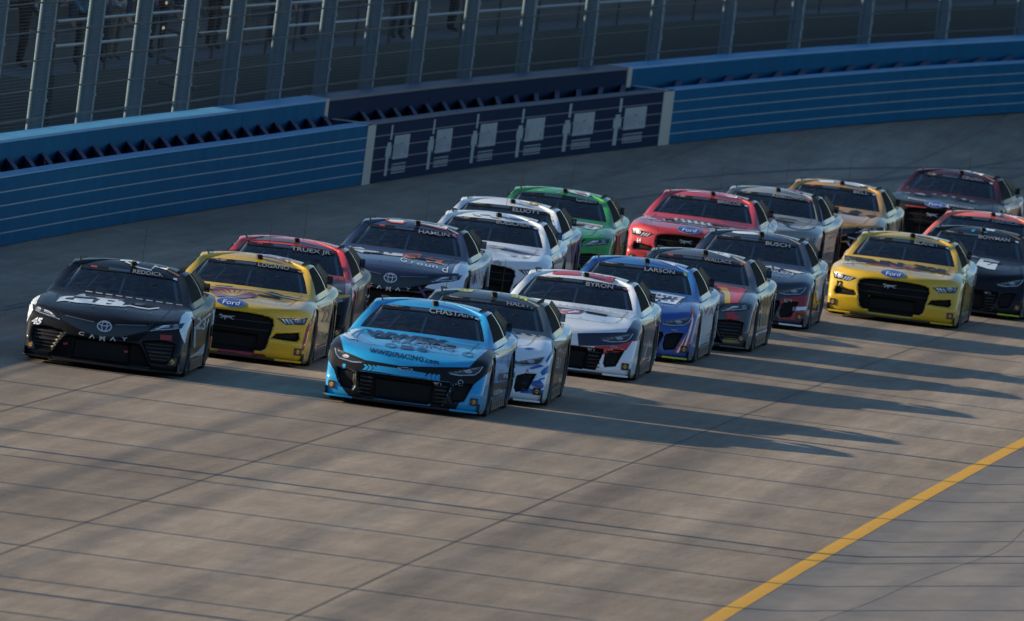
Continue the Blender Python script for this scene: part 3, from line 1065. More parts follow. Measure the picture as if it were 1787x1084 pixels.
HORSE = P2((-1, .10), (-.88, .30), (-.70, .36), (-.62, .22), (-.45, .16), (-.2, .22), (.1, .16), (.35, .22), (.55, .20), (.75, .28), (1.0, .24), (.80, .16), (.6, .08), (.48, .02), (.62, -.16), (.86, -.22), (.80, -.30), (.55, -.24), (.34, -.06), (.0, -.10), (-.22, -.08), (-.10, -.30), (-.26, -.46), (-.32, -.40), (-.24, -.30), (-.42, -.10), (-.66, -.22), (-.62, -.36), (-.72, -.34), (-.78, -.16), (-.56, -.02), (-.66, .08), (-.80, .12), (-.92, .04))
BOW = P2((-1, -.2), (-.36, -.2), (-.36, -.42), (.36, -.42), (.42, -.2), (1.06, -.2), (1.0, .2), (.36, .2), (.36, .42), (-.36, .42), (-.42, .2), (-1.06, .2))


def place(poly, cx, cy, sx, sy): return [(cx + a * sx, cy + b * sy) for a, b in poly]


# ---- parts shared by every car
def wheel_meshes():
    t = MB().lathe([(.245, -.13), (.29, -.145), (.335, -.14), (.350, -.11), (.353, 0), (.350, .11), (.335, .14), (.29, .145), (.245, .13)], 36)
    tire = t.mesh('tire', True); tire.materials.append(None)
    r = MB().lathe([(.245, .128), (.235, .10), (.22, .06), (.10, .02), (.06, .05), (.001, .05)], 36)
    r.lathe([(.245, -.128), (.235, -.10), (.001, -.06)], 24)
    for k in range(10):
        a = 2 * math.pi * k / 10
        d = Vector((math.cos(a), 0, math.sin(a))); s = Vector((-math.sin(a), 0, math.cos(a)))
        r.box(d * .155 + Vector((0, .06, 0)), (.16, .03, .045), (d, Vector((0, 1, 0)), s))
    rim = r.mesh('rim', False); rim.materials.append(None)
    return tire, rim


TIRE, RIM = wheel_meshes()


def splitter_mesh():
    m = MB(); n = 24; top, bot, btop, bbot = [], [], [], []
    vs, fs = [], []
    for i in range(n + 1):
        y = -.962 + 1.924 * i / n
        x = float(nose_x(np.array([y]), np.array([.15]), 'slim')[0]) + .055 - (.03 if abs(y) > .93 else 0)
        for xx, z in ((x, .088), (x + .006, .078), (x, .062), (1.75, .062), (1.75, .088)): vs.append((xx, y, z))
    for i in range(n):
        for k in range(5):
            k2 = (k + 1) % 5
            fs.append((i * 5 + k, i * 5 + k2, (i + 1) * 5 + k2, (i + 1) * 5 + k))
    fs += [(0, 1, 2, 3, 4), tuple(n * 5 + k for k in (4, 3, 2, 1, 0))]
    m.add(vs, fs)
    for s in (-1, 1):                                   # end fences
        m.box((2.22, s * .945, .135), (.20, .012, .10))
    me = m.mesh('splitter'); me.materials.append(None); return me


def skirt_mesh(s):
    m = MB()
    pts = [(.985, 0), (.985, .965), (-.98, .975), (-.985, 0)]
    m.box((0, s * .962, .125), (1.93, .05, .13))
    for k in range(6): m.box((.75 - k * .3, s * .985, .13), (.13, .012, .07))
    me = m.mesh('side_skirt'); me.materials.append(None); return me


def spoiler_mesh():
    m = MB()
    n = 10
    for i in range(n):
        y0, y1 = -.86 + 1.72 * i / n, -.86 + 1.72 * (i + 1) / n
        m.box((-2.40, (y0 + y1) / 2, .965), (.012, y1 - y0, .11))
    for s in (-1, 1): m.box((-2.375, s * .86, .965), (.06, .010, .10))
    me = m.mesh('spoiler'); me.materials.append(None); return me


def shaped(name, build):
    m = MB(); build(m); me = m.mesh(name); me.materials.append(None); return me


SPLITTER, SPOILER = splitter_mesh(), spoiler_mesh()
SKIRTS = {s: skirt_mesh(s) for s in (-1, 1)}


def roof_z(x, y): 
    h = BVH['slim'].ray_cast(Vector((x, y, 3)), Vector((0, 0, -1)))[0]
    return h.z


def _pod(m):
    z = roof_z(-.28, .05)
    m.tube([(-.30, .05, z - .02), (-.30, .05, z + .040), (-.30, .05, z + .058)], [.044, .042, .026], 12)
    m.box((-.252, .05, z + .03), (.02, .04, .025))


def _ant(m):
    for x, y, h in ((-.95, .10, .42),):
        z = roof_z(x, y); m.tube([(x, y, z - .01), (x - .06, y, z + h)], [.0035, .002], 5)


def _rail(s):
    def f(m):
        pts = []
        for i in range(9):
            t = i / 8; x = -.30 - .95 * t; y = s * (.60 + .045 * math.sin(math.pi * t))
            pts.append((x, y, roof_z(x, y)))
        for i in range(8):
            a, b = Vector(pts[i]), Vector(pts[i + 1])
            d = (b - a).normalized(); h = .036 * (.35 + .65 * math.sin(math.pi * min(1, (i + 1) / 5)) if i < 2 else 1)
            up = Vector((0, s * .35, 1)).normalized(); sd = d.cross(up).normalized()
            m.box((a + b) / 2 + up * h / 2, ((b - a).length + .002, .012, h), (d, sd, up))
    return f


def _fin(m):
    pts = [(-1.02, .715, 1.165), (-2.25, .80, .93), (-2.38, .80, 1.02), (-1.35, .72, 1.205)]
    vs = [(x, y - .006, z) for x, y, z in pts] + [(x, y + .006, z) for x, y, z in pts]
    m.add(vs, [(0, 1, 2, 3), (7, 6, 5, 4), (0, 4, 5, 1), (1, 5, 6, 2), (2, 6, 7, 3), (3, 7, 4, 0)])


def _cage(m):
    for s in (-1, 1):
        m.tube([(.42, s * .70, .84), (-.22, s * .565, 1.115), (-.55, s * .58, 1.14)], .022, 8)
        m.tube([(-.55, s * .74, .86), (-.55, s * .58, 1.14)], .022, 8)
        m.tube([(-.55, s * .58, 1.14), (-1.55, s * .62, .90)], .02, 8)
    m.tube([(-.55, -.58, 1.14), (-.55, .58, 1.14)], .022, 8)
    m.tube([(-.22, -.565, 1.115), (-.22, .565, 1.115)], .02, 8)
    m.tube([(.48, -.02, .855), (-.22, -.02, 1.13)], .016, 8)
    m.tube([(-.55, -.72, .87), (-.55, .45, 1.12)], .018, 8)
    m.tube([(.30, -.46, .86), (-.20, -.30, 1.115)], .012, 6)


def _seat(m):
    m.box((-.42, .36, .93), (.07, .46, .24)); m.box((-.44, .36, 1.04), (.10, .30, .15))
    m.box((-.33, .20, 1.03), (.22, .03, .14)); m.box((-.33, .52, 1.03), (.22, .03, .14))


def _wheel(m):
    c = Vector((.16, .36, .875)); ax = Vector((-.9, 0, .42)).normalized(); a = Vector((0, 1, 0)); b = ax.cross(a)
    pts = [c + (a * math.cos(t) + b * math.sin(t)) * .165 for t in [2 * math.pi * i / 20 for i in range(21)]]
    m.tube(pts, .013, 6, False)
    for t in (0.2, 2.4, 4.3): m.tube([c, c + (a * math.cos(t) + b * math.sin(t)) * .165], .012, 5)


def _dash(m):
    xs = [.58, .3, -.2, -.7, -1.2, -1.9]
    vs, fs = [], []
    for x in xs:
        w = .72 if x > -1 else .70
        for y in np.linspace(-w, w, 9):
            vs.append((x, y, float(spl(np.array([x]), *TOPS['slim'])[0]) - .028 * (y / .9)**2 + .010))
    for i in range(len(xs) - 1):
        for j in range(8): fs.append((i * 9 + j, i * 9 + j + 1, (i + 1) * 9 + j + 1, (i + 1) * 9 + j))
    m.add(vs, fs)
    m.box((.30, .36, .885), (.10, .34, .06)); m.box((.28, -.05, .875), (.10, .26, .05)); m.box((.28, -.45, .875), (.16, .22, .05))


def _net(s):
    def f(m):
        cols = [c for c in cab_columns() if c[2] == 'sw']
        b0, t0 = np.array(cols[0][0]), np.array(cols[0][1]); b1, t1 = np.array((-.78, .905, .89)), np.array((-.66, .712, 1.19))
        ins = np.array([0, -.035, 0])
        def pt(u, v):
            p = (b0 + (b1 - b0) * u) * (1 - v) + (t0 + (t1 - t0) * u) * v + ins; return Vector((p[0], p[1] * s, p[2]))
        for i in range(7):
            u = .30 + .65 * i / 6; m.tube([pt(u, .05), pt(u, .95)], .012, 4)
        for j in range(6):
            v = .1 + .8 * j / 5; m.tube([pt(.28, v), pt(.97, v)], .012, 4)
    return f


SH = dict(roof_camera=shaped('roof_camera', _pod), antenna=shaped('antenna', _ant), rail1=shaped('roof_rail', _rail(1)), rail2=shaped('roof_rail', _rail(-1)),
          fin=shaped('shark_fin', _fin), cage=shaped('roll_cage', _cage), seat=shaped('seat', _seat), wheel=shaped('steering_wheel', _wheel), dash=shaped('dashboard', _dash),
          net=shaped('window_net', _net(1)))


def inset(poly, k):
    cx = sum(p[0] for p in poly) / len(poly); cy = sum(p[1] for p in poly) / len(poly)
    return [(cx + (x - cx) * k, cy + (y - cy) * k) for x, y in poly]


# ---- front-end pieces per body kind, projected once and shared
def front_pieces(kind):
    fe, bv = FE[kind], BVH[kind]
    D = {}
    D['grille'] = project('grille', *polys_2d([inset(g, 1.01) for g in fe['grille']]), 'F0', bv, 2, step=.011)
    D['radiator'] = project('radiator_opening', *polys_2d([fe['radiator']]), 'F0', bv, 4, step=.02)
    for s, nm in ((1, 'l'), (-1, 'r')):
        M = (lambda p: p) if s == 1 else mir
        D['vent' + nm] = project('air_vent', *polys_2d([M(fe['vent'])]), 'F0', bv, 1, step=.011)
        D['lamp' + nm] = project('headlight', *polys_2d([M(fe['lamp'])]), 'F0', bv, 1, step=.011)
        L = fe['lamp']
        if kind == 'slim':
            drl = [(.54, .506), (.66, .498), (.83, .521), (.878, .562), (.905, .628)]
            D['drl' + nm] = project('light_strip', *line_2d([(s * a, b) for a, b in drl], .013), 'F0', bv, 3)
            D['bulb' + nm] = project('lamp_reflector', *polys_2d([disc(s * .75, .556, .045, .022)]), 'F0', bv, 3)
        elif kind == 'mesh':
            bars = [P2((.615 + d, .592), (.637 + d, .594), (.69 + d, .535), (.668 + d, .533)) for d in (0, .045, .09)]
            D['drl' + nm] = project('light_strip', *polys_2d([M(p) for p in bars]), 'F0', bv, 3)
            D['bulb' + nm] = project('lamp_reflector', *merge(ring_2d(s * .815, .588, .04, .032, .012), polys_2d([disc(s * .815, .588, .018, .014), M(P2((.87, .605), (.91, .612), (.90, .565), (.875, .562)))])), 'F0', bv, 3)
        else:
            lines = [[(.56, .548), (.66, .572), (.80, .592), (.885, .612)], [(.62, .575), (.69, .603), (.77, .618)], [(.655, .60), (.705, .625), (.77, .635)]]
            D['drl' + nm] = project('light_strip', *merge(*[line_2d([(s * a, b) for a, b in l], .012) for l in lines]), 'F0', bv, 3)
            D['bulb' + nm] = project('lamp_reflector', *merge(ring_2d(s * .845, .632, .034, .026, .010), polys_2d([disc(s * .845, .632, .018, .014)])), 'F0', bv, 3)
    slats = []
    if kind == 'slim':
        for s in (-1, 1):
            for z in (.16, .205, .25, .295, .34): slats.append(line_2d([(s * .385, z), (s * .545, z)], .012))
    elif kind == 'mesh':
        for z in (.42, .52): slats.append(line_2d([(-.50, z), (.50, z)], .010))
    else:
        for s in (-1, 1):
            for k in range(5): slats.append(line_2d([(s * (.50 + .02 * k), .38 - .042 * k), (s * .85, .385 - .042 * k)], .014))
    D['slats'] = [project('grille_slat', *q, 'F0', bv, 2, lift=.012) for q in slats]
    # cut lines of hood and bumper cover
    hl = {'slim': [(.62, .71), (1.6, .70), (1.88, .66), (1.98, .50), (2.03, 0), (1.98, -.50), (1.88, -.66), (1.6, -.70), (.62, -.71)],
          'mesh': [(.62, .71), (1.6, .70), (1.95, .66), (2.06, .50), (2.10, 0), (2.06, -.50), (1.95, -.66), (1.6, -.70), (.62, -.71)],
          'vee': [(.62, .71), (1.6, .70), (2.1, .66), (2.2, .50), (2.26, 0), (2.2, -.50), (2.1, -.66), (1.6, -.70), (.62, -.71)]}[kind]
    D['seam'] = project('hood_seam', *line_2d(hl, .008), 'top', bv, 0)
    pins = [disc(x, y, .022, .016, 8) for x, y in ((1.93, .50), (1.93, -.50), (1.98, .20), (1.98, -.20))]
    D['pins'] = [project('hood_pin', *polys_2d([q]), 'top', bv, 5, lift=.004) for q in pins]
    D['louver'] = [project('hood_louver', *polys_2d([rect(1.30, y - .14, 1.48, y + .14)]), 'top', bv, 1) for y in (.36, -.36)]
    D['dooredge'] = project('door_seam', *line_2d([(.62, .80), (.60, .22), (-.72, .22), (-.78, .84)], .010), 'left', bv, 4)
    return D


_ray0 = ray_for


def ray_for(mode, u, v):
    if mode == 'F0': return Vector((4, u, v)), Vector((-1, 0, 0))
    return _ray0(mode, u, v)


FRONT = {k: front_pieces(k) for k in ('slim', 'mesh', 'vee')}
BANNER = project('windshield_banner', *polys_2d([[(-.585, 1.100), (0, 1.118), (.585, 1.100), (.585, 1.20), (-.585, 1.20)]]), 'F0', BVH['glass'], 1)
SLOT = project('banner_slot', *polys_2d([rect(-.235, 1.125, .03, 1.152)]), 'F0', BVH['glass'], 2)
# what is printed on each car: (pose), (view slope), banner name, decals in car coordinates
PRINT = [
 ((-1.017, 218.264, -1.6475), (-0.0815, -0.0428), ('CHASTAIN', 0.472, 1.25, 0.057, 0.564), [
  ('colour_panel','black','poly',[[(-0.855,0.807),(-0.936,0.775),(-0.984,0.656),(-0.977,0.545),(-0.932,0.466),(-0.865,0.376),(-0.808,0.257),(-0.693,0.131),(-0.576,0.04),(0.006,0.009),(0.639,0.02),(0.692,0.16),(0.766,0.247),(0.813,0.379),(0.936,0.507),(1.025,0.603),(1.083,0.758),(1.05,0.852),(0.991,0.876),(0.86,0.737),(0.769,0.616),(0.374,0.569),(-0.06,0.528),(-0.505,0.545),(-0.782,0.622)]],0,0),
  ('colour_panel','blue1','poly',[[(-0.355,0.497),(-0.056,0.495),(0.261,0.477),(0.242,0.448),(0.285,0.417),(-0.046,0.411),(-0.379,0.424),(-0.351,0.463)]],1,0),
  ('chevron','blue1','poly',[[(-0.515,0.493),(-0.49,0.494),(-0.447,0.465),(-0.481,0.422),(-0.522,0.421),(-0.489,0.462)],[(-0.462,0.494),(-0.437,0.495),(-0.394,0.465),(-0.428,0.422),(-0.469,0.421),(-0.436,0.462)],[(-0.409,0.494),(-0.384,0.495),(-0.341,0.465),(-0.374,0.422),(-0.416,0.421),(-0.383,0.462)]],1,0),
  ('chevron','blue1','poly',[[(0.321,0.482),(0.293,0.481),(0.257,0.445),(0.291,0.41),(0.33,0.411),(0.294,0.446)],[(0.374,0.482),(0.346,0.481),(0.31,0.445),(0.344,0.41),(0.383,0.411),(0.347,0.446)],[(0.427,0.482),(0.399,0.481),(0.363,0.446),(0.397,0.41),(0.436,0.411),(0.4,0.446)]],1,0),
  ('lettering','blue1','text',('1',-0.747,0.432,0.0633,0.0371,0,0,0.02),2,0),
  ('lettering','navyink','text',('WWEXRACING.com',-0.037,0.649,0.0546,0.8622,0,-0.045,0.02),2,0),
  ('lettering','navyink','text',('WWEX',-0.038,0.877,0.0677,1.0477,0,-0.012,0.06),2,0),
  ('lettering','inkblue','text',('RACING',0.18,0.814,0.0393,0.7858,0,-0.03,0.02),2,0),
  ('emblem','inkblue','ring',(-0.211,0.756,0.072,0.0262,0.0109),2,0),
  ('emblem','inkblue','poly',[[(-0.087,0.78),(0.065,0.78),(0.058,0.733),(-0.097,0.731)]],2,0),
  ('emblem','inkblue','ring',(0.171,0.754,0.0677,0.0262,0.0175),2,0),
  ('emblem','inkblue','ring',(0.738,0.767,0.072,0.0306,0.0131),2,0),
  ('swoosh','white','poly',[[(-0.814,0.806),(-0.766,0.87),(-0.661,0.91),(-0.592,0.909),(-0.677,0.864),(-0.716,0.822),(-0.668,0.788),(-0.587,0.781),(-0.721,0.772)]],1,0),
  ('emblem','palegrey','ring',(0.685,0.418,0.0327,0.0349,0.0065),2,0),
  ('colour_panel','black','poly',[[(1.076,0.451),(1.339,0.531),(1.366,0.441),(1.095,0.36)]],0,1),
  ('lettering','white','text',('ZED.',1.265,0.566,0.037,0.1388,0,0,0.02),2,1),
  ('colour_panel','black','poly',[[(1.145,0.585),(1.35,0.634),(1.353,0.541),(1.148,0.499)]],0,1),
  ('lettering','inkblue','text',('85',1.296,0.725,0.1018,0.1018,0,0,0),2,1),
  ('lettering','inkblue','text',('EY',1.274,0.367,0.0555,0.0802,0,0,0.02),2,1),
  ('colour_panel','greendark','poly',[[(1.051,0.837),(1.11,0.868),(1.26,0.918),(1.341,1.014),(1.374,0.941),(1.266,0.865),(1.117,0.807)]],0,1),
  ('colour_panel','olive','poly',[[(1.095,0.36),(1.195,0.435),(1.199,0.342),(1.097,0.283)]],1,1),
 ]),
 ((-4.771, 218.9, -1.6283), (-0.0795, -0.0427), ('REDDICK', 0.449, 1.253, 0.045, 0.391), [
  ('colour_panel','white','poly',[[(-1.012,0.448),(-0.949,0.468),(-0.948,0.587),(-0.908,0.716),(-0.818,0.849),(-0.879,0.82),(-0.955,0.757),(-0.995,0.652)]],0,0),
  ('colour_panel','white','poly',[[(0.902,0.682),(0.92,0.778),(0.968,0.834),(1.037,0.843),(1.07,0.766),(1.033,0.714),(1.002,0.585),(0.994,0.447),(0.956,0.501),(0.914,0.59)]],0,0),
  ('colour_panel','white','poly',[[(1.246,0.741),(1.296,0.904),(1.361,0.943),(1.422,0.857),(1.415,0.762),(1.332,0.739),(1.296,0.654),(1.257,0.649)],[(1.068,0.281),(1.153,0.352),(1.247,0.476),(1.289,0.388),(1.218,0.329)]],0,1),
  ('hood_graphic','white','poly',[[(-0.628,0.755),(-0.588,0.815),(-0.537,0.834),(-0.403,0.854),(-0.342,0.886),(-0.295,0.894),(-0.274,0.864),(-0.032,0.874),(0.134,0.877),(0.209,0.846),(0.168,0.797),(-0.021,0.785),(-0.21,0.783),(-0.375,0.775),(-0.53,0.779)]],1,0),
  ('hood_graphic','black','poly',[[(-0.533,0.798),(-0.506,0.82),(-0.407,0.835),(-0.426,0.801)],[(-0.176,0.838),(-0.136,0.855),(-0.1,0.853),(-0.165,0.797),(-0.195,0.803)],[(-0.006,0.854),(0.089,0.854),(0.067,0.839),(-0.004,0.839)],[(-0.013,0.817),(0.059,0.815),(0.025,0.802),(-0.022,0.799)]],2,0),
  ('hood_graphic','white','line',[([(0.167,0.799),(0.272,0.819),(0.38,0.808),(0.51,0.807),(0.637,0.837)],0.0129)],2,0),
  ('hood_graphic','palegrey','line',[([(-0.288,0.928),(-0.204,0.927)],0.0106),([(-0.163,0.926),(-0.079,0.924)],0.0106),([(-0.038,0.923),(0.045,0.922)],0.0106),([(0.087,0.921),(0.17,0.919)],0.0106),([(0.212,0.918),(0.295,0.917)],0.0106),([(0.337,0.916),(0.42,0.914)],0.0106),([(0.462,0.913),(0.545,0.912)],0.0106),([(0.587,0.91),(0.67,0.909)],0.0106),([(0.711,0.908),(0.795,0.907)],0.0106),([(0.836,0.905),(0.919,0.904)],0.0106)],2,0),
  ('hood_graphic','grey','poly',[[(-0.233,0.872),(-0.15,0.875),(-0.16,0.852),(-0.237,0.852)],[(-0.035,0.898),(0.049,0.896),(0.051,0.873),(-0.031,0.871)],[(0.132,0.889),(0.204,0.886),(0.195,0.867),(0.124,0.864)],[(0.338,0.862),(0.479,0.868),(0.423,0.841),(0.329,0.837)]],2,0),
  ('lettering','white','text',('45',-0.842,0.496,0.0727,0.1173,0.35,0,0.05),2,0),
  ('sticker','redd','poly',[[(0.683,0.519),(0.828,0.525),(0.832,0.463),(0.69,0.457)]],1,0),
  ('sticker','red','poly',[[(-0.479,0.273),(-0.422,0.286),(-0.43,0.256),(-0.471,0.254)],[(0.269,0.27),(0.315,0.279),(0.324,0.256),(0.277,0.247)]],5,0),
  ('roof_graphic','white','line',[([(0.152,1.355),(0.331,1.304),(0.481,1.291),(0.522,1.344),(0.673,1.324),(0.685,1.349)],0.0186),([(0.089,1.363),(0.213,1.372),(0.324,1.358)],0.0186)],1,0),
  ('sticker','orange','poly',[[(1.276,0.558),(1.344,0.579),(1.36,0.425),(1.29,0.409)]],2,1),
  ('lettering','white','text',('23',1.17,0.716,0.1393,0.1238,0,0,0.02),2,1),
  ('side_graphic','white','line',[([(1.122,0.413),(1.099,0.66),(1.223,0.801),(1.348,0.926)],0.0217)],1,1),
  ('side_graphic','redd','poly',[[(1.084,0.721),(1.178,0.779),(1.169,0.731),(1.088,0.69)]],0,1),
 ]),
 ((-3.344, 226.018, -1.6325), (-0.0767, -0.0413), ('LOGANO', 0.444, 1.243, 0.043, 0.411), [
  ('hood_graphic','redviolet','poly',[[(-0.319,0.824),(-0.274,0.868),(-0.044,0.897),(0.167,0.875),(0.265,0.853),(0.248,0.819),(0.089,0.781),(-0.132,0.776),(-0.228,0.77)]],1,0),
  ('hood_graphic','yellow1','poly',[[(-0.052,0.795),(-0.294,0.825),(-0.241,0.827),(-0.034,0.798)],[(-0.044,0.796),(-0.224,0.84),(-0.17,0.842),(-0.027,0.799)],[(-0.037,0.797),(-0.153,0.855),(-0.1,0.857),(-0.02,0.8)],[(-0.029,0.798),(-0.075,0.868),(-0.021,0.87),(-0.012,0.801)],[(-0.021,0.799),(0.005,0.871),(0.058,0.874),(-0.004,0.802)],[(-0.013,0.8),(0.084,0.875),(0.137,0.877),(0.004,0.803)],[(-0.007,0.801),(0.149,0.878),(0.202,0.88),(0.011,0.803)]],2,0),
  ('hood_graphic','black','poly',[[(-0.267,0.909),(-0.047,0.922),(-0.03,0.905),(-0.25,0.889)],[(0.342,0.893),(0.458,0.916),(0.624,0.884),(0.568,0.859),(0.464,0.864)],[(0.581,0.876),(0.669,0.884),(0.864,0.864),(0.763,0.845),(0.643,0.854)]],1,0),
  ('hood_graphic','palegrey','line',[([(-0.468,0.858),(-0.309,0.889),(-0.177,0.895),(0.162,0.908),(0.34,0.907)],0.0117),([(0.341,0.901),(0.612,0.865),(0.865,0.853)],0.0117)],2,0),
  ('colour_panel','redviolet','poly',[[(0.912,0.238),(0.951,0.524),(1.031,0.711),(1.035,0.8),(1.027,0.681),(0.972,0.467),(0.943,0.227)]],1,0),
  ('colour_panel','redd','poly',[[(-0.139,0.112),(0.452,0.128),(0.492,0.103),(-0.121,0.085)]],5,0),
  ('colour_panel','redd','poly',[[(1.024,0.293),(1.237,0.36),(1.246,0.295),(1.024,0.23)]],0,1),
  ('roof_graphic','mauve','poly',[[(0.194,1.37),(0.4,1.382),(0.669,1.362),(0.617,1.306),(0.434,1.345),(0.226,1.354)]],1,0),
  ('side_graphic','redviolet','poly',[[(1.047,0.817),(1.173,0.877),(1.246,0.886),(1.126,0.782)],[(1.045,0.536),(1.1,0.572),(1.113,0.411),(1.056,0.389)],[(1.259,0.902),(1.31,0.968),(1.337,0.868),(1.282,0.832)]],0,1),
  ('side_graphic','black','line',[([(1.266,0.726),(1.29,0.655),(1.262,0.519),(1.193,0.421),(1.155,0.49)],0.0103)],1,1),
  ('lettering','redviolet','text',('22',1.188,0.701,0.1611,0.1025,0,0,0.02),2,1),
 ]),
 ((-2.985, 233.062, -1.6173), (-0.0594, -0.04), ('TRUEX JR', 0.408, 1.229, 0.048, 0.543), [
  ('roof_graphic','greyroof','poly',[[(-0.343,1.271),(-0.324,1.318),(-0.226,1.342),(-0.044,1.333),(0.115,1.337),(0.459,1.306),(0.655,1.287),(0.689,1.287),(0.676,1.251),(0.465,1.263),(0.12,1.297),(-0.219,1.283)]],1,0),
  ('colour_panel','red','poly',[[(-0.604,1.087),(-0.442,1.249),(-0.353,1.306),(-0.342,1.267),(-0.43,1.239),(-0.581,1.084)],[(0.683,1.289),(0.798,1.326),(0.856,1.265),(0.983,0.929),(0.975,0.815),(0.921,0.604),(0.902,0.897)]],1,0),
  ('colour_panel','yellow1','line',[([(0.757,1.241),(0.899,0.919)],0.0101)],2,0),
  ('colour_panel','yellow1','poly',[[(0.808,0.692),(0.988,0.709),(0.958,0.677),(0.824,0.654)]],2,0),
  ('side_graphic','red','poly',[[(0.993,0.806),(1.058,0.871),(1.082,0.59),(1.03,0.504)],[(1.184,0.864),(1.236,0.905),(1.243,0.849),(1.201,0.821)]],0,1),
  ('side_graphic','gold','poly',[[(1.086,0.829),(1.17,0.885),(1.145,0.632),(1.089,0.534)]],0,1),
  ('lettering','white','text',('IS',1.238,0.706,0.09,0.1012,0,0,0.02),2,1),
  ('lettering','palegrey','text',('C',1.222,0.563,0.0675,0.045,0,0,0.02),2,1),
  ('hood_graphic','gold','poly',[[(0.591,0.886),(0.695,0.87),(0.709,0.85),(0.62,0.838)],[(0.758,0.776),(0.87,0.745),(0.861,0.727),(0.754,0.759)]],1,0),
 ]),
 ((-1.515, 244.967, -1.6497), (-0.0853, -0.0381), ('HAMLIN', 0.518, 1.222, 0.047, 0.446), [
  ('side_graphic','white','poly',[[(1.038,0.829),(1.221,0.9),(1.334,0.95),(1.412,0.805),(1.359,0.655),(1.356,0.583),(1.103,0.503),(1.065,0.713)]],0,1),
  ('hood_graphic','white','poly',[[(-0.634,0.897),(-0.56,0.883),(-0.466,0.895),(-0.379,0.87),(-0.187,0.864),(-0.021,0.88),(0.134,0.881),(0.127,0.845),(-0.016,0.838),(-0.184,0.841),(-0.327,0.835),(-0.445,0.826),(-0.568,0.852)]],1,0),
  ('hood_graphic','navy','poly',[[(-0.211,0.864),(-0.152,0.871),(-0.138,0.856),(-0.184,0.847)],[(-0.079,0.869),(-0.02,0.874),(-0.025,0.861),(-0.072,0.858)]],2,0),
  ('hood_graphic','orange','poly',[[(0.145,0.892),(0.383,0.907),(0.367,0.839),(0.32,0.836),(0.14,0.834)],[(0.425,0.859),(0.517,0.882),(0.581,0.855),(0.734,0.872),(0.656,0.828),(0.714,0.794),(0.55,0.815),(0.467,0.804)]],1,0),
  ('hood_graphic','navy','poly',[[(0.196,0.865),(0.327,0.872),(0.317,0.859),(0.192,0.853)]],2,0),
  ('lettering','white','text',('G',0.145,0.797,0.0591,0.0887,0,-0.06,0),2,0),
  ('lettering','white','text',('r',0.278,0.783,0.0497,0.0473,0,-0.06,0),2,0),
  ('lettering','white','text',('o',0.375,0.774,0.0449,0.0828,0,-0.06,0),2,0),
  ('lettering','white','text',('u',0.484,0.768,0.0449,0.0709,0,-0.06,0),2,0),
  ('lettering','white','text',('n',0.586,0.762,0.0449,0.0709,0,-0.06,0),2,0),
  ('lettering','white','text',('d',0.726,0.742,0.0851,0.0828,0,-0.06,0),2,0),
  ('colour_panel','white','poly',[[(0.827,0.701),(0.862,0.807),(0.937,0.876),(1.021,0.875),(1.056,0.784),(1.012,0.659),(1.007,0.503),(0.739,0.445),(0.401,0.468),(0.932,0.625),(0.922,0.707)]],0,0),
  ('colour_panel','purple','line',[([(0.396,0.461),(0.527,0.323)],0.026)],2,0),
  ('roof_graphic','white','poly',[[(-0.184,1.324),(0.089,1.343),(0.069,1.309),(-0.098,1.305)],[(0.258,1.332),(0.701,1.329),(0.682,1.291),(0.512,1.311)]],1,0),
  ('roof_graphic','orange','line',[([(-0.178,1.321),(-0.085,1.295),(0.07,1.3),(0.115,1.33)],0.0166),([(0.259,1.324),(0.513,1.302),(0.682,1.285)],0.0166)],2,0),
  ('sticker','pink','poly',[[(0.755,1.261),(0.799,1.262),(0.833,1.185),(0.778,1.208)]],3,0),
  ('side_graphic','purple','poly',[[(1.066,0.797),(1.156,0.844),(1.162,0.606),(1.085,0.549)]],0,1),
  ('side_graphic','orange','poly',[[(1.25,0.761),(1.294,0.695),(1.343,0.594),(1.291,0.623),(1.235,0.592),(1.262,0.667)],[(1.158,0.737),(1.259,0.786),(1.256,0.761),(1.16,0.714)]],1,1),
  ('side_graphic','orange','line',[([(1.08,0.787),(1.144,0.556)],0.0095),([(1.125,0.804),(1.187,0.598)],0.0095),([(1.18,0.847),(1.23,0.639)],0.0095)],1,1),
 ]),
 ((-0.312, 223.311, -1.6274), (-0.0581, -0.0418), ('HALEY', 0.521, 1.254, 0.043, 0.307), [
  ('side_graphic','ink','poly',[[(0.987,0.845),(1.179,0.887),(1.258,1.017),(1.328,0.798),(1.274,0.632),(1.268,0.259),(1.026,0.239),(1.042,0.624)]],0,1),
  ('colour_panel','blue2','poly',[[(0.674,0.163),(0.949,0.176),(0.958,0.231),(0.677,0.227)],[(0.894,0.446),(0.934,0.504),(0.997,0.554),(0.979,0.446),(0.92,0.406)]],1,0),
  ('colour_panel','blue2','poly',[[(0.648,0.712),(0.71,0.73),(0.795,0.73),(0.713,0.704)],[(0.938,0.6),(1.016,0.748),(1.017,0.695),(0.953,0.57)],[(0.741,0.479),(0.882,0.54),(0.927,0.524),(0.785,0.469)],[(0.883,0.359),(0.954,0.389),(0.951,0.368),(0.896,0.345)],[(0.793,0.316),(0.895,0.35),(0.955,0.294),(0.939,0.25),(0.81,0.265)]],1,0),
  ('hood_graphic','blue2','poly',[[(0.357,0.919),(0.507,0.906),(0.512,0.848),(0.397,0.855)]],1,0),
  ('hood_graphic','black','poly',[[(0.518,0.902),(0.604,0.897),(0.543,0.873)],[(0.625,0.9),(0.732,0.892),(0.691,0.876)],[(0.774,0.892),(0.838,0.89),(0.798,0.877)]],1,0),
  ('vent','black','poly',[[(0.668,0.385),(0.79,0.411),(0.771,0.239),(0.678,0.216)]],2,0),
  ('roof_graphic','lime2','poly',[[(-0.26,1.35),(-0.055,1.366),(-0.075,1.335),(-0.265,1.321)],[(0.423,1.366),(0.633,1.345),(0.624,1.318),(0.419,1.334)]],1,0),
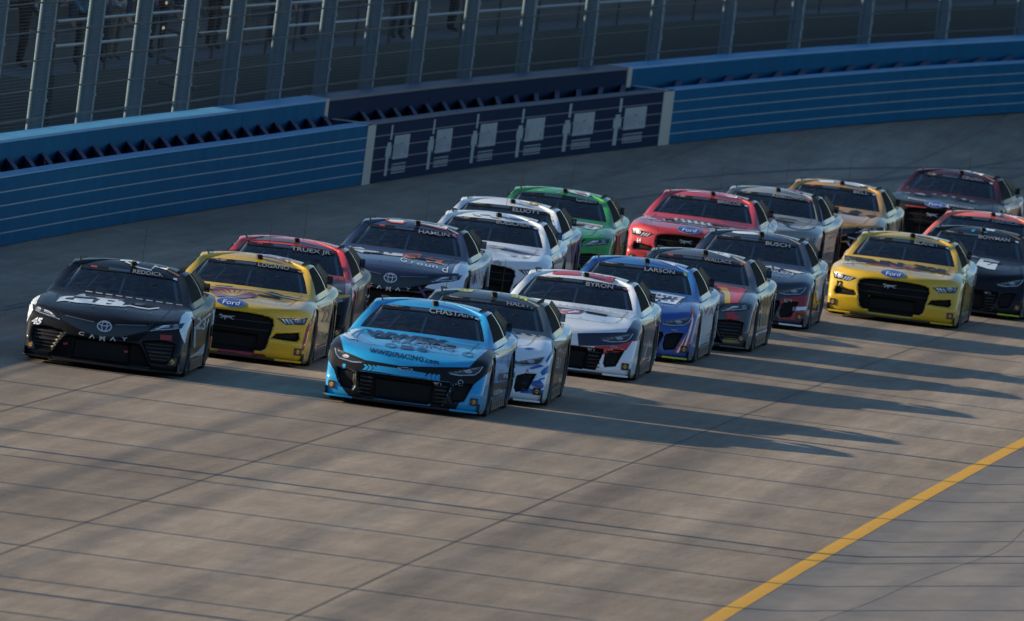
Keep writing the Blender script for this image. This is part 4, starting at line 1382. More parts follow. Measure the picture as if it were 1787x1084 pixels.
  ('side_graphic','white','poly',[[(1.213,0.953),(1.264,0.97),(1.327,0.808),(1.268,0.769)]],0,1),
  ('lettering','palegrey','text',('NB',1.185,0.371,0.0736,0.0894,0,0,0.02),2,1),
  ('lettering','palegrey','text',('31',1.104,0.589,0.1262,0.0526,0,0,0.02),2,1),
  ('side_graphic','olive','line',[([(1.199,0.771),(1.167,0.512)],0.0084),([(1.192,0.95),(1.192,0.865)],0.0084)],1,1),
  ('lettering','grey','text',('AG',1.132,0.752,0.0631,0.1262,0,0,0.02),2,1),
  ('sticker','green','poly',[[(0.651,1.271),(0.695,1.276),(0.703,1.206),(0.681,1.219)]],3,0),
  ('lettering','red','text',('X',0.729,0.446,0.0421,0.0421,0,0,0.02),2,0),
 ]),
 ((0.842, 233.686, -1.6413), (-0.067, -0.0399), ('BYRON', 0.418, 1.222, 0.052, 0.373), [
  ('side_graphic','navy','poly',[[(0.995,0.813),(1.192,0.884),(1.298,1.02),(1.356,0.798),(1.285,0.636),(1.294,0.194),(1.057,0.134),(1.044,0.606)]],0,1),
  ('colour_panel','navy','poly',[[(0.207,0.56),(0.508,0.602),(0.839,0.653),(0.912,0.803),(0.982,0.857),(1.059,0.73),(1.015,0.648),(1.003,0.562),(0.914,0.543),(0.769,0.479),(0.409,0.418),(0.242,0.404)]],0,0),
  ('colour_panel','red','poly',[[(0.451,0.42),(0.769,0.476),(0.935,0.554),(0.867,0.423),(0.781,0.381),(0.646,0.356),(0.464,0.284)]],1,0),
  ('lettering','palegrey','text',('MANDA',0.701,0.443,0.0212,0.0939,0,0,0.02),2,0),
  ('roof_graphic','red','poly',[[(-0.203,1.337),(0.16,1.37),(0.147,1.314),(-0.219,1.283)],[(0.206,1.367),(0.622,1.343),(0.586,1.269),(0.198,1.311)]],1,0),
  ('roof_graphic','grey','poly',[[(0.569,1.34),(0.631,1.338),(0.605,1.299)]],2,0),
  ('hood_graphic','red','poly',[[(-0.192,0.879),(-0.045,0.865),(0.261,0.865),(0.192,0.811),(0.01,0.795),(-0.117,0.832)]],1,0),
  ('hood_graphic','white','line',[([(-0.129,0.866),(-0.045,0.865),(-0.095,0.835)],0.0136),([(-0.04,0.827),(0.11,0.854),(0.202,0.847),(0.054,0.808)],0.0136),([(0.109,0.857),(0.173,0.834)],0.0136)],2,0),
  ('hood_graphic','black','poly',[[(-0.173,0.909),(-0.155,0.909),(-0.159,0.896)],[(-0.078,0.908),(-0.059,0.907),(-0.064,0.894)],[(0.017,0.906),(0.036,0.905),(0.031,0.893)],[(0.112,0.904),(0.131,0.904),(0.126,0.891)],[(0.208,0.903),(0.226,0.902),(0.221,0.889)],[(0.303,0.901),(0.321,0.9),(0.317,0.888)],[(0.398,0.899),(0.416,0.899),(0.412,0.886)],[(0.493,0.898),(0.511,0.897),(0.507,0.884)],[(0.588,0.896),(0.606,0.895),(0.602,0.883)]],1,0),
  ('side_graphic','white','poly',[[(1.104,0.369),(1.149,0.619),(1.202,0.503),(1.149,0.497),(1.124,0.326),(1.085,0.275)],[(1.175,0.286),(1.19,0.41),(1.296,0.485),(1.3,0.394),(1.226,0.308)]],0,1),
  ('lettering','white','text',('UNI',1.258,0.847,0.1212,0.1212,0,0,0.02),2,1),
  ('side_graphic','redd','poly',[[(1.006,0.784),(1.062,0.822),(1.074,0.609),(1.025,0.511)]],0,1),
 ]),
 ((1.667, 241.479, -1.6474), (-0.0699, -0.0386), ('LARSON', 0.423, 1.223, 0.05, 0.432), [
  ('side_graphic','white','poly',[[(1.008,0.827),(1.137,0.886),(1.28,1.005),(1.358,0.842),(1.316,0.722),(1.296,0.303),(1.075,0.232),(1.047,0.688)]],0,1),
  ('hood_graphic','white','poly',[[(0.242,0.913),(0.442,0.92),(0.818,0.903),(0.738,0.857),(0.535,0.867),(0.429,0.796),(0.309,0.838)],[(0.483,0.824),(0.709,0.853),(0.765,0.867),(0.689,0.786),(0.487,0.789)]],1,0),
  ('hood_graphic','blue3','poly',[[(0.286,0.9),(0.329,0.901),(0.318,0.88),(0.275,0.88)],[(0.362,0.897),(0.405,0.898),(0.393,0.876),(0.35,0.876)],[(0.437,0.893),(0.48,0.894),(0.468,0.873),(0.425,0.873)],[(0.512,0.89),(0.555,0.891),(0.543,0.869),(0.5,0.87)],[(0.587,0.886),(0.63,0.888),(0.619,0.866),(0.576,0.866)],[(0.663,0.883),(0.706,0.884),(0.694,0.863),(0.651,0.863)],[(0.452,0.842),(0.495,0.842),(0.484,0.815),(0.441,0.818)],[(0.538,0.841),(0.582,0.841),(0.571,0.814),(0.527,0.817)],[(0.625,0.841),(0.668,0.841),(0.657,0.813),(0.613,0.817)]],2,0),
  ('hood_louver','black','poly',[[(0.298,0.811),(0.443,0.798),(0.442,0.747),(0.319,0.753)]],2,0),
  ('colour_panel','red','poly',[[(0.906,0.799),(0.962,0.735),(0.955,0.561),(0.933,0.271),(0.91,0.168),(0.747,0.147),(0.809,0.284),(0.893,0.424),(0.919,0.614)]],1,0),
  ('colour_panel','white','poly',[[(0.927,0.701),(0.952,0.618),(0.939,0.459),(0.898,0.267),(0.871,0.249),(0.912,0.441),(0.931,0.601)],[(0.909,0.469),(0.923,0.529),(0.857,0.305),(0.811,0.155),(0.776,0.151),(0.838,0.288)]],2,0),
  ('lettering','palegrey','text',('MANDA',0.717,0.445,0.0199,0.0882,0,0,0.02),2,0),
  ('side_graphic','red','poly',[[(1.181,0.533),(1.231,0.596),(1.331,0.659),(1.331,0.602),(1.248,0.57)],[(1.153,0.414),(1.215,0.494),(1.326,0.58),(1.325,0.53),(1.208,0.436)],[(1.133,0.34),(1.223,0.423),(1.323,0.486),(1.315,0.442),(1.213,0.393)]],0,1),
  ('side_graphic','blue3','poly',[[(1.071,0.26),(1.229,0.381),(1.308,0.434),(1.296,0.303),(1.075,0.232)]],0,1),
  ('lettering','navy','text',('a',1.3,0.849,0.1139,0.0854,0,0,0.06),2,1),
  ('lettering','mauve','text',('VA',1.153,0.759,0.0996,0.1708,0,0,0.02),2,1),
  ('roof_graphic','white','poly',[[(0.387,1.358),(0.532,1.355),(0.664,1.328),(0.625,1.302),(0.477,1.333)]],1,0),
  ('sticker','lime','poly',[[(0.738,1.255),(0.777,1.254),(0.801,1.181),(0.761,1.19)]],3,0),
 ]),
 ((2.504, 247.448, -1.6519), (-0.0711, -0.0377), ('WALLACE', 0.423, 1.239, 0.043, 0.395), [
  ('hood_graphic','red','poly',[[(0.302,0.905),(0.528,0.909),(0.872,0.888),(0.82,0.784),(0.768,0.681),(0.608,0.66),(0.568,0.785)]],1,0),
  ('hood_graphic','yellow1','poly',[[(0.476,0.873),(0.598,0.87),(0.653,0.796),(0.666,0.668),(0.589,0.658),(0.568,0.785)]],2,0),
  ('hood_graphic','black','poly',[[(0.312,0.89),(0.451,0.883),(0.442,0.825),(0.342,0.845)]],2,0),
  ('colour_panel','red','poly',[[(0.623,0.541),(0.734,0.563),(0.756,0.517),(0.856,0.498),(0.748,0.451),(0.637,0.429)]],1,0),
  ('colour_panel','gold','poly',[[(0.625,0.201),(0.829,0.195),(0.869,0.135),(0.627,0.12)]],1,0),
  ('colour_panel','redd','line',[([(0.822,0.38),(0.888,0.178),(0.949,0.137)],0.0144),([(1.039,0.715),(0.999,0.516),(0.979,0.287)],0.0144)],1,0),
  ('roof_graphic','white','poly',[[(0.18,1.363),(0.425,1.349),(0.621,1.339),(0.586,1.289),(0.395,1.326)]],1,0),
  ('roof_graphic','redd','line',[([(0.41,1.339),(0.434,1.338)],0.0112),([(0.621,1.339),(0.586,1.289)],0.0112)],2,0),
  ('side_graphic','gold','poly',[[(1.093,0.803),(1.206,0.874),(1.221,0.431),(1.113,0.385)]],0,1),
  ('side_graphic','white','poly',[[(1.059,0.297),(1.226,0.391),(1.217,0.333),(1.062,0.273)]],1,1),
  ('side_graphic','black','line',[([(1.131,0.824),(1.143,0.405)],0.0096),([(1.169,0.845),(1.182,0.418)],0.0096)],2,1),
  ('lettering','white','text',('AU',1.283,0.843,0.0963,0.1123,0,0,0.02),2,1),
  ('emblem','palegrey','ring',(1.25,0.483,0.0321,0.0642,0.0112),2,1),
  ('lettering','palegrey','text',('23',1.073,0.703,0.2407,0.0642,0,0,0.02),0,1),
  ('sticker','orange','disc',(0.76,1.235,0.0241,0.0273),3,0),
 ]),
 ((3.392, 257.761, -1.637), (-0.0531, -0.0362), ('BUSCH', 0.446, 1.206, 0.049, 0.371), [
  ('side_graphic','white','poly',[[(1.04,0.792),(1.238,0.969),(1.281,0.755),(1.261,0.584),(1.099,0.462)]],0,1),
  ('colour_panel','redd','poly',[[(0.577,0.447),(0.972,0.53),(0.957,0.309),(0.926,0.154),(0.598,0.146)]],0,0),
  ('colour_panel','white','poly',[[(0.769,0.333),(0.962,0.364),(0.949,0.312),(0.766,0.285)]],1,0),
  ('lettering','palegrey','text',('RCR',0.691,0.416,0.0435,0.1204,0,0,0.02),2,0),
  ('hood_graphic','white','poly',[[(0.169,0.876),(0.253,0.878),(0.275,0.839),(0.207,0.838)],[(0.297,0.867),(0.388,0.882),(0.41,0.839),(0.344,0.83)],[(0.431,0.875),(0.525,0.862),(0.511,0.84),(0.427,0.841)],[(0.56,0.858),(0.695,0.858),(0.882,0.843),(0.784,0.819),(0.613,0.836)]],1,0),
  ('lettering','palegrey','text',('UREN',0.515,0.807,0.0401,0.4013,0,-0.04,0),2,0),
  ('roof_graphic','white','poly',[[(-0.224,1.315),(0.061,1.334),(0.198,1.318),(0.116,1.303),(-0.152,1.286),(-0.238,1.292)]],1,0),
  ('side_graphic','redd','poly',[[(1.111,0.498),(1.137,0.56),(1.271,0.568),(1.273,0.484),(1.103,0.429)]],0,1),
  ('lettering','white','text',('ac',1.215,0.814,0.1672,0.1003,0,0,0.02),2,1),
  ('lettering','palegrey','text',('8',1.036,0.69,0.2508,0.0836,0,0,0.02),0,1),
  ('sticker','palegrey','poly',[[(1.131,0.407),(1.18,0.422),(1.184,0.321),(1.135,0.307)]],0,1),
 ]),
 ((-0.416, 252.076, -1.6267), (-0.0577, -0.037), ('BUESCHER', 0.417, 1.233, 0.048, 0.499), [
  ('hood_graphic','blue3','poly',[[(0.333,0.878),(0.386,0.865),(0.669,0.844),(0.848,0.835),(0.799,0.819),(0.608,0.817),(0.415,0.831),(0.344,0.843)]],1,0),
  ('hood_graphic','palegrey','poly',[[(0.206,0.671),(0.267,0.691),(0.321,0.666),(0.313,0.627),(0.244,0.618),(0.21,0.639)],[(0.408,0.792),(0.496,0.796),(0.512,0.773),(0.436,0.766)],[(0.575,0.781),(0.65,0.79),(0.665,0.773),(0.603,0.761)]],1,0),
  ('hood_graphic','blue3','line',[([(0.12,0.851),(0.234,0.852),(0.335,0.859)],0.0063),([(0.129,0.877),(0.205,0.881)],0.0063)],1,0),
  ('roof_graphic','navy','line',[([(-0.172,1.298),(-0.15,1.278),(-0.073,1.272),(-0.051,1.298),(0.063,1.305),(0.092,1.28),(0.194,1.278),(0.216,1.309)],0.0076),([(0.216,1.309),(0.305,1.307),(0.334,1.279)],0.0076),([(0.344,1.306),(0.433,1.308),(0.562,1.295)],0.0076),([(0.614,1.282),(0.642,1.311),(0.726,1.309)],0.0076)],1,0),
  ('roof_graphic','blue2','poly',[[(0.357,1.298),(0.561,1.304),(0.575,1.29),(0.409,1.288)]],1,0),
  ('side_graphic','blue3','poly',[[(1.157,0.918),(1.265,0.97),(1.304,0.86),(1.226,0.774),(1.179,0.844)]],0,1),
  ('lettering','gold','text',('17',1.233,0.864,0.101,0.0555,0,0,0.02),3,1),
  ('side_graphic','grey','line',[([(1.028,0.825),(1.097,0.885),(1.131,0.813)],0.0101),([(1.053,0.727),(1.172,0.793)],0.0101)],1,1),
 ]),
 ((-0.256, 258.482, -1.6445), (-0.0749, -0.0361), ('ELLIOTT', 0.462, 1.212, 0.05, 0.421), [
  ('side_graphic','blue3','poly',[[(1.149,0.88),(1.327,1.02),(1.393,0.806),(1.413,0.495),(1.229,0.446)]],0,1),
  ('roof_graphic','yellow1','poly',[[(0.399,1.331),(0.502,1.346),(0.647,1.336),(0.598,1.309),(0.467,1.309)]],1,0),
  ('roof_graphic','navy','line',[([(0.362,1.313),(0.378,1.341)],0.0078),([(0.651,1.306),(0.659,1.34)],0.0078)],1,0),
  ('colour_panel','yellow1','poly',[[(-0.476,1.151),(-0.428,1.192),(-0.414,1.178),(-0.455,1.147)],[(0.816,1.184),(0.843,1.18),(0.854,1.143),(0.834,1.147)]],1,0),
  ('colour_panel','blue2','poly',[[(0.815,1.144),(0.861,1.137),(0.939,0.932),(0.891,0.952)]],1,0),
  ('side_graphic','gold','poly',[[(1.165,0.856),(1.24,0.878),(1.239,0.787),(1.158,0.803)]],0,1),
  ('side_graphic','blue3','poly',[[(1.3,0.716),(1.385,0.818),(1.396,0.572),(1.316,0.483)]],1,1),
  ('side_graphic','redd','poly',[[(1.271,0.53),(1.301,0.547),(1.308,0.443),(1.284,0.427)]],2,1),
  ('lettering','palegrey','text',('9',1.266,0.62,0.0906,0.0362,0,0,0.02),3,1),
  ('sticker','lime','poly',[[(0.75,1.247),(0.789,1.249),(0.808,1.2),(0.775,1.204)]],3,0),
 ]),
 ((0.5, 265.945, -1.6289), (-0.0563, -0.0351), ('GIBBS', 0.538, 1.218, 0.047, 0.332), [
  ('hood_graphic','white','poly',[[(0.3,0.892),(0.479,0.887),(0.824,0.875),(0.817,0.841),(0.69,0.795),(0.578,0.8),(0.487,0.821),(0.318,0.844)]],1,0),
  ('hood_graphic','redd','poly',[[(0.438,0.859),(0.571,0.86),(0.53,0.832),(0.463,0.835)],[(0.598,0.819),(0.705,0.849),(0.665,0.811)]],2,0),
  ('hood_graphic','grey','line',[([(0.526,0.859),(0.638,0.851),(0.793,0.854)],0.0088),([(0.729,0.835),(0.805,0.845)],0.0088)],2,0),
  ('roof_graphic','white','poly',[[(0.169,1.324),(0.311,1.342),(0.579,1.326),(0.604,1.301),(0.541,1.274),(0.384,1.29)]],1,0),
  ('roof_graphic','pinkred','poly',[[(0.18,1.322),(0.268,1.331),(0.249,1.306)],[(0.323,1.332),(0.537,1.309),(0.529,1.286),(0.405,1.298)]],2,0),
  ('roof_graphic','palegrey','line',[([(-0.192,1.284),(-0.147,1.278),(-0.107,1.27)],0.0088),([(0.075,1.275),(0.113,1.287),(0.137,1.268)],0.0088)],1,0),
  ('body_graphic','palelime','line',[([(0.601,0.708),(0.654,0.726),(0.745,0.704),(0.827,0.759)],0.0077),([(0.655,0.538),(0.785,0.565),(0.963,0.555),(0.983,0.757)],0.0077),([(0.947,0.686),(0.958,0.82)],0.0077)],1,0),
  ('side_graphic','redd','poly',[[(0.996,0.78),(1.062,0.833),(1.093,0.494),(1.034,0.475)]],0,1),
  ('side_graphic','palegrey','poly',[[(1.092,0.77),(1.183,0.837),(1.187,0.716),(1.116,0.574)]],0,1),
  ('lettering','white','text',('ES',1.247,0.679,0.0988,0.1208,0,0,0.02),2,1),
  ('side_graphic','white','line',[([(1.261,0.88),(1.32,0.81)],0.0198)],1,1),
  ('lettering','palelime','text',('54',1.173,0.559,0.1318,0.0988,0,0,0.02),2,1),
  ('sticker','lime','poly',[[(0.7,1.247),(0.756,1.243),(0.775,1.173),(0.741,1.18)]],3,0),
 ]),
 ((2.772, 273.156, -1.6575), (-0.0767, -0.0342), ('BRISCOE', 0.521, 1.216, 0.048, 0.376), [
  ('hood_graphic','grey','poly',[[(-0.241,0.854),(-0.032,0.887),(0.318,0.865),(0.311,0.811),(0.221,0.786),(-0.127,0.795),(-0.328,0.796)]],0,0),
  ('hood_graphic','white','poly',[[(-0.296,0.864),(-0.244,0.874),(-0.234,0.848),(-0.186,0.838),(-0.265,0.828)],[(-0.194,0.863),(-0.142,0.872),(-0.132,0.847),(-0.084,0.837),(-0.163,0.827)],[(-0.093,0.861),(-0.04,0.87),(-0.031,0.845),(0.017,0.835),(-0.062,0.825)],[(0.009,0.859),(0.061,0.868),(0.071,0.843),(0.119,0.833),(0.04,0.823)],[(0.111,0.857),(0.163,0.867),(0.173,0.841),(0.221,0.831),(0.142,0.821)],[(0.212,0.856),(0.265,0.865),(0.274,0.84),(0.322,0.83),(0.243,0.82)]],1,0),
  ('hood_graphic','white','line',[([(-0.684,0.818),(-0.598,0.822),(-0.554,0.792),(-0.475,0.798)],0.0119),([(-0.452,0.834),(-0.408,0.802),(-0.33,0.816)],0.0119),([(0.338,0.814),(0.444,0.815),(0.46,0.797)],0.0119),([(0.469,0.831),(0.711,0.815)],0.0119)],1,0),
  ('roof_graphic','white','poly',[[(-0.218,1.31),(0.02,1.326),(0.114,1.321),(-0.084,1.307)],[(0.421,1.32),(0.635,1.318),(0.625,1.29),(0.504,1.295)]],1,0),
  ('roof_graphic','grey','poly',[[(0.635,1.318),(0.742,1.316),(0.72,1.278),(0.619,1.287)]],1,0),
  ('lettering','white','text',('14',-0.777,0.47,0.0528,0.0581,0,0,0.05),2,0),
  ('side_graphic','white','poly',[[(1.027,0.849),(1.155,0.998),(1.319,0.966),(1.364,0.825),(1.178,0.815)]],0,1),
  ('side_graphic','grey','line',[([(1.165,0.92),(1.236,0.889),(1.296,0.83)],0.0132),([(1.211,0.979),(1.245,0.916)],0.0132)],1,1),
 ]),
 ((3.839, 278.939, -1.6714), (-0.0871, -0.0335), ('KESELOWSKI', 0.476, 1.229, 0.045, 0.562), [
  ('hood_graphic','black','line',[([(0.282,0.843),(0.397,0.825),(0.519,0.76),(0.684,0.733),(0.842,0.761),(0.932,0.813)],0.0112),([(0.326,0.881),(0.503,0.887),(0.633,0.879)],0.0112),([(0.363,0.837),(0.547,0.796)],0.0112)],1,0),
  ('hood_graphic','black','poly',[[(0.162,0.895),(0.275,0.898),(0.286,0.811),(0.186,0.831)],[(0.449,0.8),(0.546,0.804),(0.518,0.768)]],1,0),
  ('roof_graphic','redd','poly',[[(0.364,1.345),(0.476,1.359),(0.69,1.33),(0.629,1.298),(0.481,1.319)]],1,0),
  ('roof_graphic','white','line',[([(0.333,1.341),(0.482,1.311),(0.63,1.287),(0.695,1.29)],0.0112)],2,0),
  ('side_graphic','orangered','line',[([(1.17,0.658),(1.298,0.731),(1.33,0.799),(1.33,0.606),(1.274,0.534),(1.166,0.496)],0.0208)],1,1),
  ('side_graphic','redd','poly',[[(1.064,0.797),(1.139,0.839),(1.135,0.742),(1.082,0.719)]],0,1),
  ('side_graphic','black','line',[([(1.145,0.405),(1.205,0.445),(1.347,0.471)],0.0128)],1,1),
  ('lettering','white','text',('F',1.105,0.786,0.0479,0.032,0,0,0.02),2,1),
  ('colour_panel','black','poly',[[(0.807,1.296),(0.868,1.328),(0.956,1.267),(0.932,1.199),(1.034,0.906),(0.968,0.914),(0.875,1.144)]],1,0),
  ('sticker','orangered','disc',(0.778,1.207,0.024,0.032),3,0),
 ]),
 ((4.959, 286.509, -1.6642), (-0.0763, -0.0326), ('BELL', 0.574, 1.207, 0.05, 0.257), [
  ('roof_graphic','white','poly',[[(-0.145,1.312),(0.109,1.336),(0.122,1.299),(-0.075,1.284)],[(0.208,1.337),(0.449,1.341),(0.667,1.315),(0.555,1.285),(0.321,1.296)]],1,0),
  ('roof_graphic','grey','poly',[[(0.553,1.304),(0.684,1.317),(0.654,1.289),(0.539,1.283)]],2,0),
  ('hood_graphic','black','poly',[[(0.439,0.889),(0.536,0.91),(0.639,0.881),(0.544,0.845),(0.428,0.846)],[(0.676,0.853),(0.874,0.862),(0.781,0.808)],[(0.142,0.876),(0.274,0.876),(0.231,0.829),(0.13,0.833)]],1,0),
  ('hood_graphic','palegrey','poly',[[(0.31,0.856),(0.391,0.875),(0.427,0.854),(0.362,0.838)],[(0.559,0.855),(0.691,0.863),(0.71,0.841)]],1,0),
  ('colour_panel','black','poly',[[(0.424,0.614),(0.9,0.65),(1.01,0.697),(1.002,0.63),(0.941,0.324),(0.451,0.262)]],0,0),
  ('colour_panel','palegrey','line',[([(0.45,0.468),(0.628,0.441)],0.023),([(0.451,0.394),(0.533,0.272)],0.023)],1,0),
  ('side_graphic','black','poly',[[(1.023,0.732),(1.145,0.813),(1.147,0.665),(1.034,0.642)],[(1.192,0.836),(1.284,0.897),(1.292,0.7),(1.213,0.673)]],0,1),
  ('side_graphic','palegrey','line',[([(1.051,0.768),(1.064,0.671)],0.0131),([(1.098,0.791),(1.121,0.678)],0.0131),([(1.161,0.815),(1.186,0.686)],0.0131)],2,1),
 ]),
 ((7.178, 300.579, -1.7027), (-0.1084, -0.0311), ('CINDRIC', 0.546, 1.232, 0.048, 0.385), [
  ('hood_graphic','palegrey','poly',[[(-0.607,0.841),(-0.467,0.862),(-0.503,0.838)],[(-0.427,0.854),(-0.287,0.872),(-0.207,0.856),(-0.243,0.832),(-0.309,0.843)],[(-0.134,0.889),(-0.03,0.892),(-0.053,0.869)],[(0.048,0.882),(0.151,0.889),(0.103,0.864)],[(0.204,0.883),(0.307,0.883),(0.259,0.858)],[(0.373,0.872),(0.49,0.868),(0.442,0.843)],[(0.543,0.856),(0.635,0.848),(0.524,0.808)]],1,0),
  ('lettering','white','text',('PENNZOIL',0.005,0.713,0.0434,0.421,0.15,0,0.05),2,0),
  ('lettering','palegrey','text',('MAKERSANDFIXERS.COM',0.053,0.741,0.0281,1.11,0,-0.035,0.02),2,0),
  ('colour_panel','red','line',[([(-0.53,0.641),(-0.335,0.64),(-0.18,0.643)],0.014),([(0.168,0.649),(0.31,0.655)],0.014)],2,0),
  ('colour_panel','red','line',[([(-0.763,0.766),(-0.771,0.707),(-0.733,0.667)],0.0115)],2,0),
  ('roof_graphic','white','poly',[[(0.314,1.345),(0.533,1.35),(0.754,1.339),(0.706,1.31),(0.51,1.323)]],1,0),
  ('side_graphic','redd','poly',[[(1.117,0.82),(1.255,0.953),(1.434,1.04),(1.473,0.736),(1.286,0.713)]],0,1),
  ('side_graphic','white','poly',[[(1.171,0.801),(1.231,0.834),(1.23,0.744),(1.173,0.73)],[(1.376,0.917),(1.424,0.949),(1.466,0.787),(1.435,0.757)]],1,1),
 ]),
 ((7.252, 280.039, -1.7336), (-0.1377, -0.0335), ('HARVICK', 0.631, 1.221, 0.049, 0.448), [
  ('roof_graphic','white','poly',[[(0.336,1.344),(0.541,1.346),(0.522,1.308),(0.437,1.315)],[(0.689,1.329),(0.834,1.33),(0.789,1.3)]],1,0),
  ('roof_graphic','grey','poly',[[(0.542,1.342),(0.59,1.34),(0.577,1.303),(0.528,1.308)]],1,0),
 ]),
 ((6.944, 272.038, -1.6632), (-0.067, -0.0343), ('BOWMAN', 0.408, 1.212, 0.052, 0.496), [
  ('hood_graphic','white','poly',[[(0.24,0.884),(0.4,0.883),(0.537,0.864),(0.51,0.824),(0.478,0.729),(0.361,0.732),(0.181,0.767)]],1,0),
  ('hood_graphic','black','line',[([(0.354,0.786),(0.437,0.826),(0.495,0.828)],0.0101)],2,0),
  ('hood_graphic','palegrey','poly',[[(-0.003,0.897),(0.135,0.9),(0.255,0.879),(0.168,0.875),(0.036,0.88)]],1,0),
  ('roof_graphic','white','poly',[[(0.168,1.337),(0.284,1.342),(0.413,1.339),(0.39,1.31),(0.273,1.318)]],1,0),
  ('roof_graphic','cyan','poly',[[(0.043,1.289),(0.106,1.312),(0.089,1.266),(0.054,1.261)],[(0.231,1.298),(0.302,1.315),(0.292,1.277),(0.242,1.271)]],1,0),
  ('colour_panel','darkblue','poly',[[(0.921,0.687),(0.889,0.828),(0.84,0.866),(0.932,0.484),(0.972,0.285)]],1,0),
 ]),
 ((5.738, 265.25, -1.6426), (-0.0502, -0.0351), ('BLANEY', 0.404, 1.231, 0.047, 0.382), [
  ('lettering','black','text',('PENN',-0.349,0.864,0.0563,0.8762,0,-0.01,0.07),2,0),
  ('lettering','black','text',('ZOIL',0.519,0.851,0.0595,0.5633,0,-0.05,0.07),2,0),
  ('hood_graphic','white','line',[([(-0.821,0.779),(-0.612,0.815),(-0.455,0.822)],0.0094)],1,0),
  ('hood_graphic','redd','poly',[[(-0.454,0.819),(-0.145,0.874),(-0.05,0.87),(0.217,0.844),(0.209,0.824),(-0.01,0.803),(-0.106,0.816),(-0.327,0.815)]],1,0),
  ('hood_graphic','redd','poly',[[(0.045,0.854),(0.22,0.844),(0.302,0.823),(0.391,0.803),(0.288,0.803),(0.144,0.819),(0.05,0.815)]],1,0),
  ('lettering','black','text',('12',-0.804,0.481,0.072,0.0876,0,0,0.05),2,0),
  ('roof_graphic','white','poly',[[(0.157,1.345),(0.299,1.347),(0.57,1.323),(0.542,1.296),(0.398,1.317)]],1,0),
  ('roof_graphic','grey','line',[([(0.222,1.331),(0.548,1.312)],0.0156)],2,0),
  ('side_graphic','white','poly',[[(1.044,0.949),(1.129,1.023),(1.24,0.958),(1.3,0.792),(1.232,0.705),(1.11,0.673),(1.063,0.794)]],0,1),
  ('side_graphic','navy','poly',[[(1.18,0.872),(1.213,0.923),(1.236,0.8),(1.199,0.779)]],2,1),
  ('side_graphic','orange','line',[([(1.063,0.541),(1.108,0.689),(1.191,0.778),(1.304,0.761)],0.0156)],2,1),
  ('lettering','black','text',('NH',1.162,0.361,0.0563,0.0782,0,0,0.02),2,1),
  ('side_graphic','lime','poly',[[(1.001,0.786),(1.075,0.827),(1.071,0.731),(1.019,0.709)]],2,1),
  ('side_graphic','black','line',[([(1.116,0.56),(1.237,0.603)],0.0219),([(1.13,0.447),(1.199,0.467)],0.0219)],2,1),
 ]),
]


# ================================================================== THE FIELD
LIN = dict(black=(.010, .011, .013), white=(.76, .84, .90), palegrey=(.42, .44, .47), grey=(.10, .105, .115), red=(.50, .035, .045), redd=(.30, .022, .030), pinkred=(.50, .12, .14),  # white is tinted blue: sky reflection put into the paint colour
           orange=(.75, .16, .03), orangered=(.70, .07, .03), yellow1=(.62, .40, .010), gold=(.38, .24, .06), lime=(.45, .60, .02), lime2=(.45, .52, .12), palelime=(.25, .50, .15), green=(.02, .45, .10), greendark=(.02, .06, .05), olive=(.10, .13, .04),
           navy=(.012, .018, .055), navyink=(.006, .014, .06), inkblue=(.008, .03, .10), blue1=(.014, .33, .68), blue2=(.02, .11, .42), blue3=(.016, .075, .33), cyan=(.03, .35, .55), darkblue=(.006, .010, .035),
           purple=(.13, .03, .14), mauve=(.28, .16, .30), redviolet=(.20, .025, .06), pink=(.75, .15, .22))
SIL = paint((.30, .32, .31), .34)
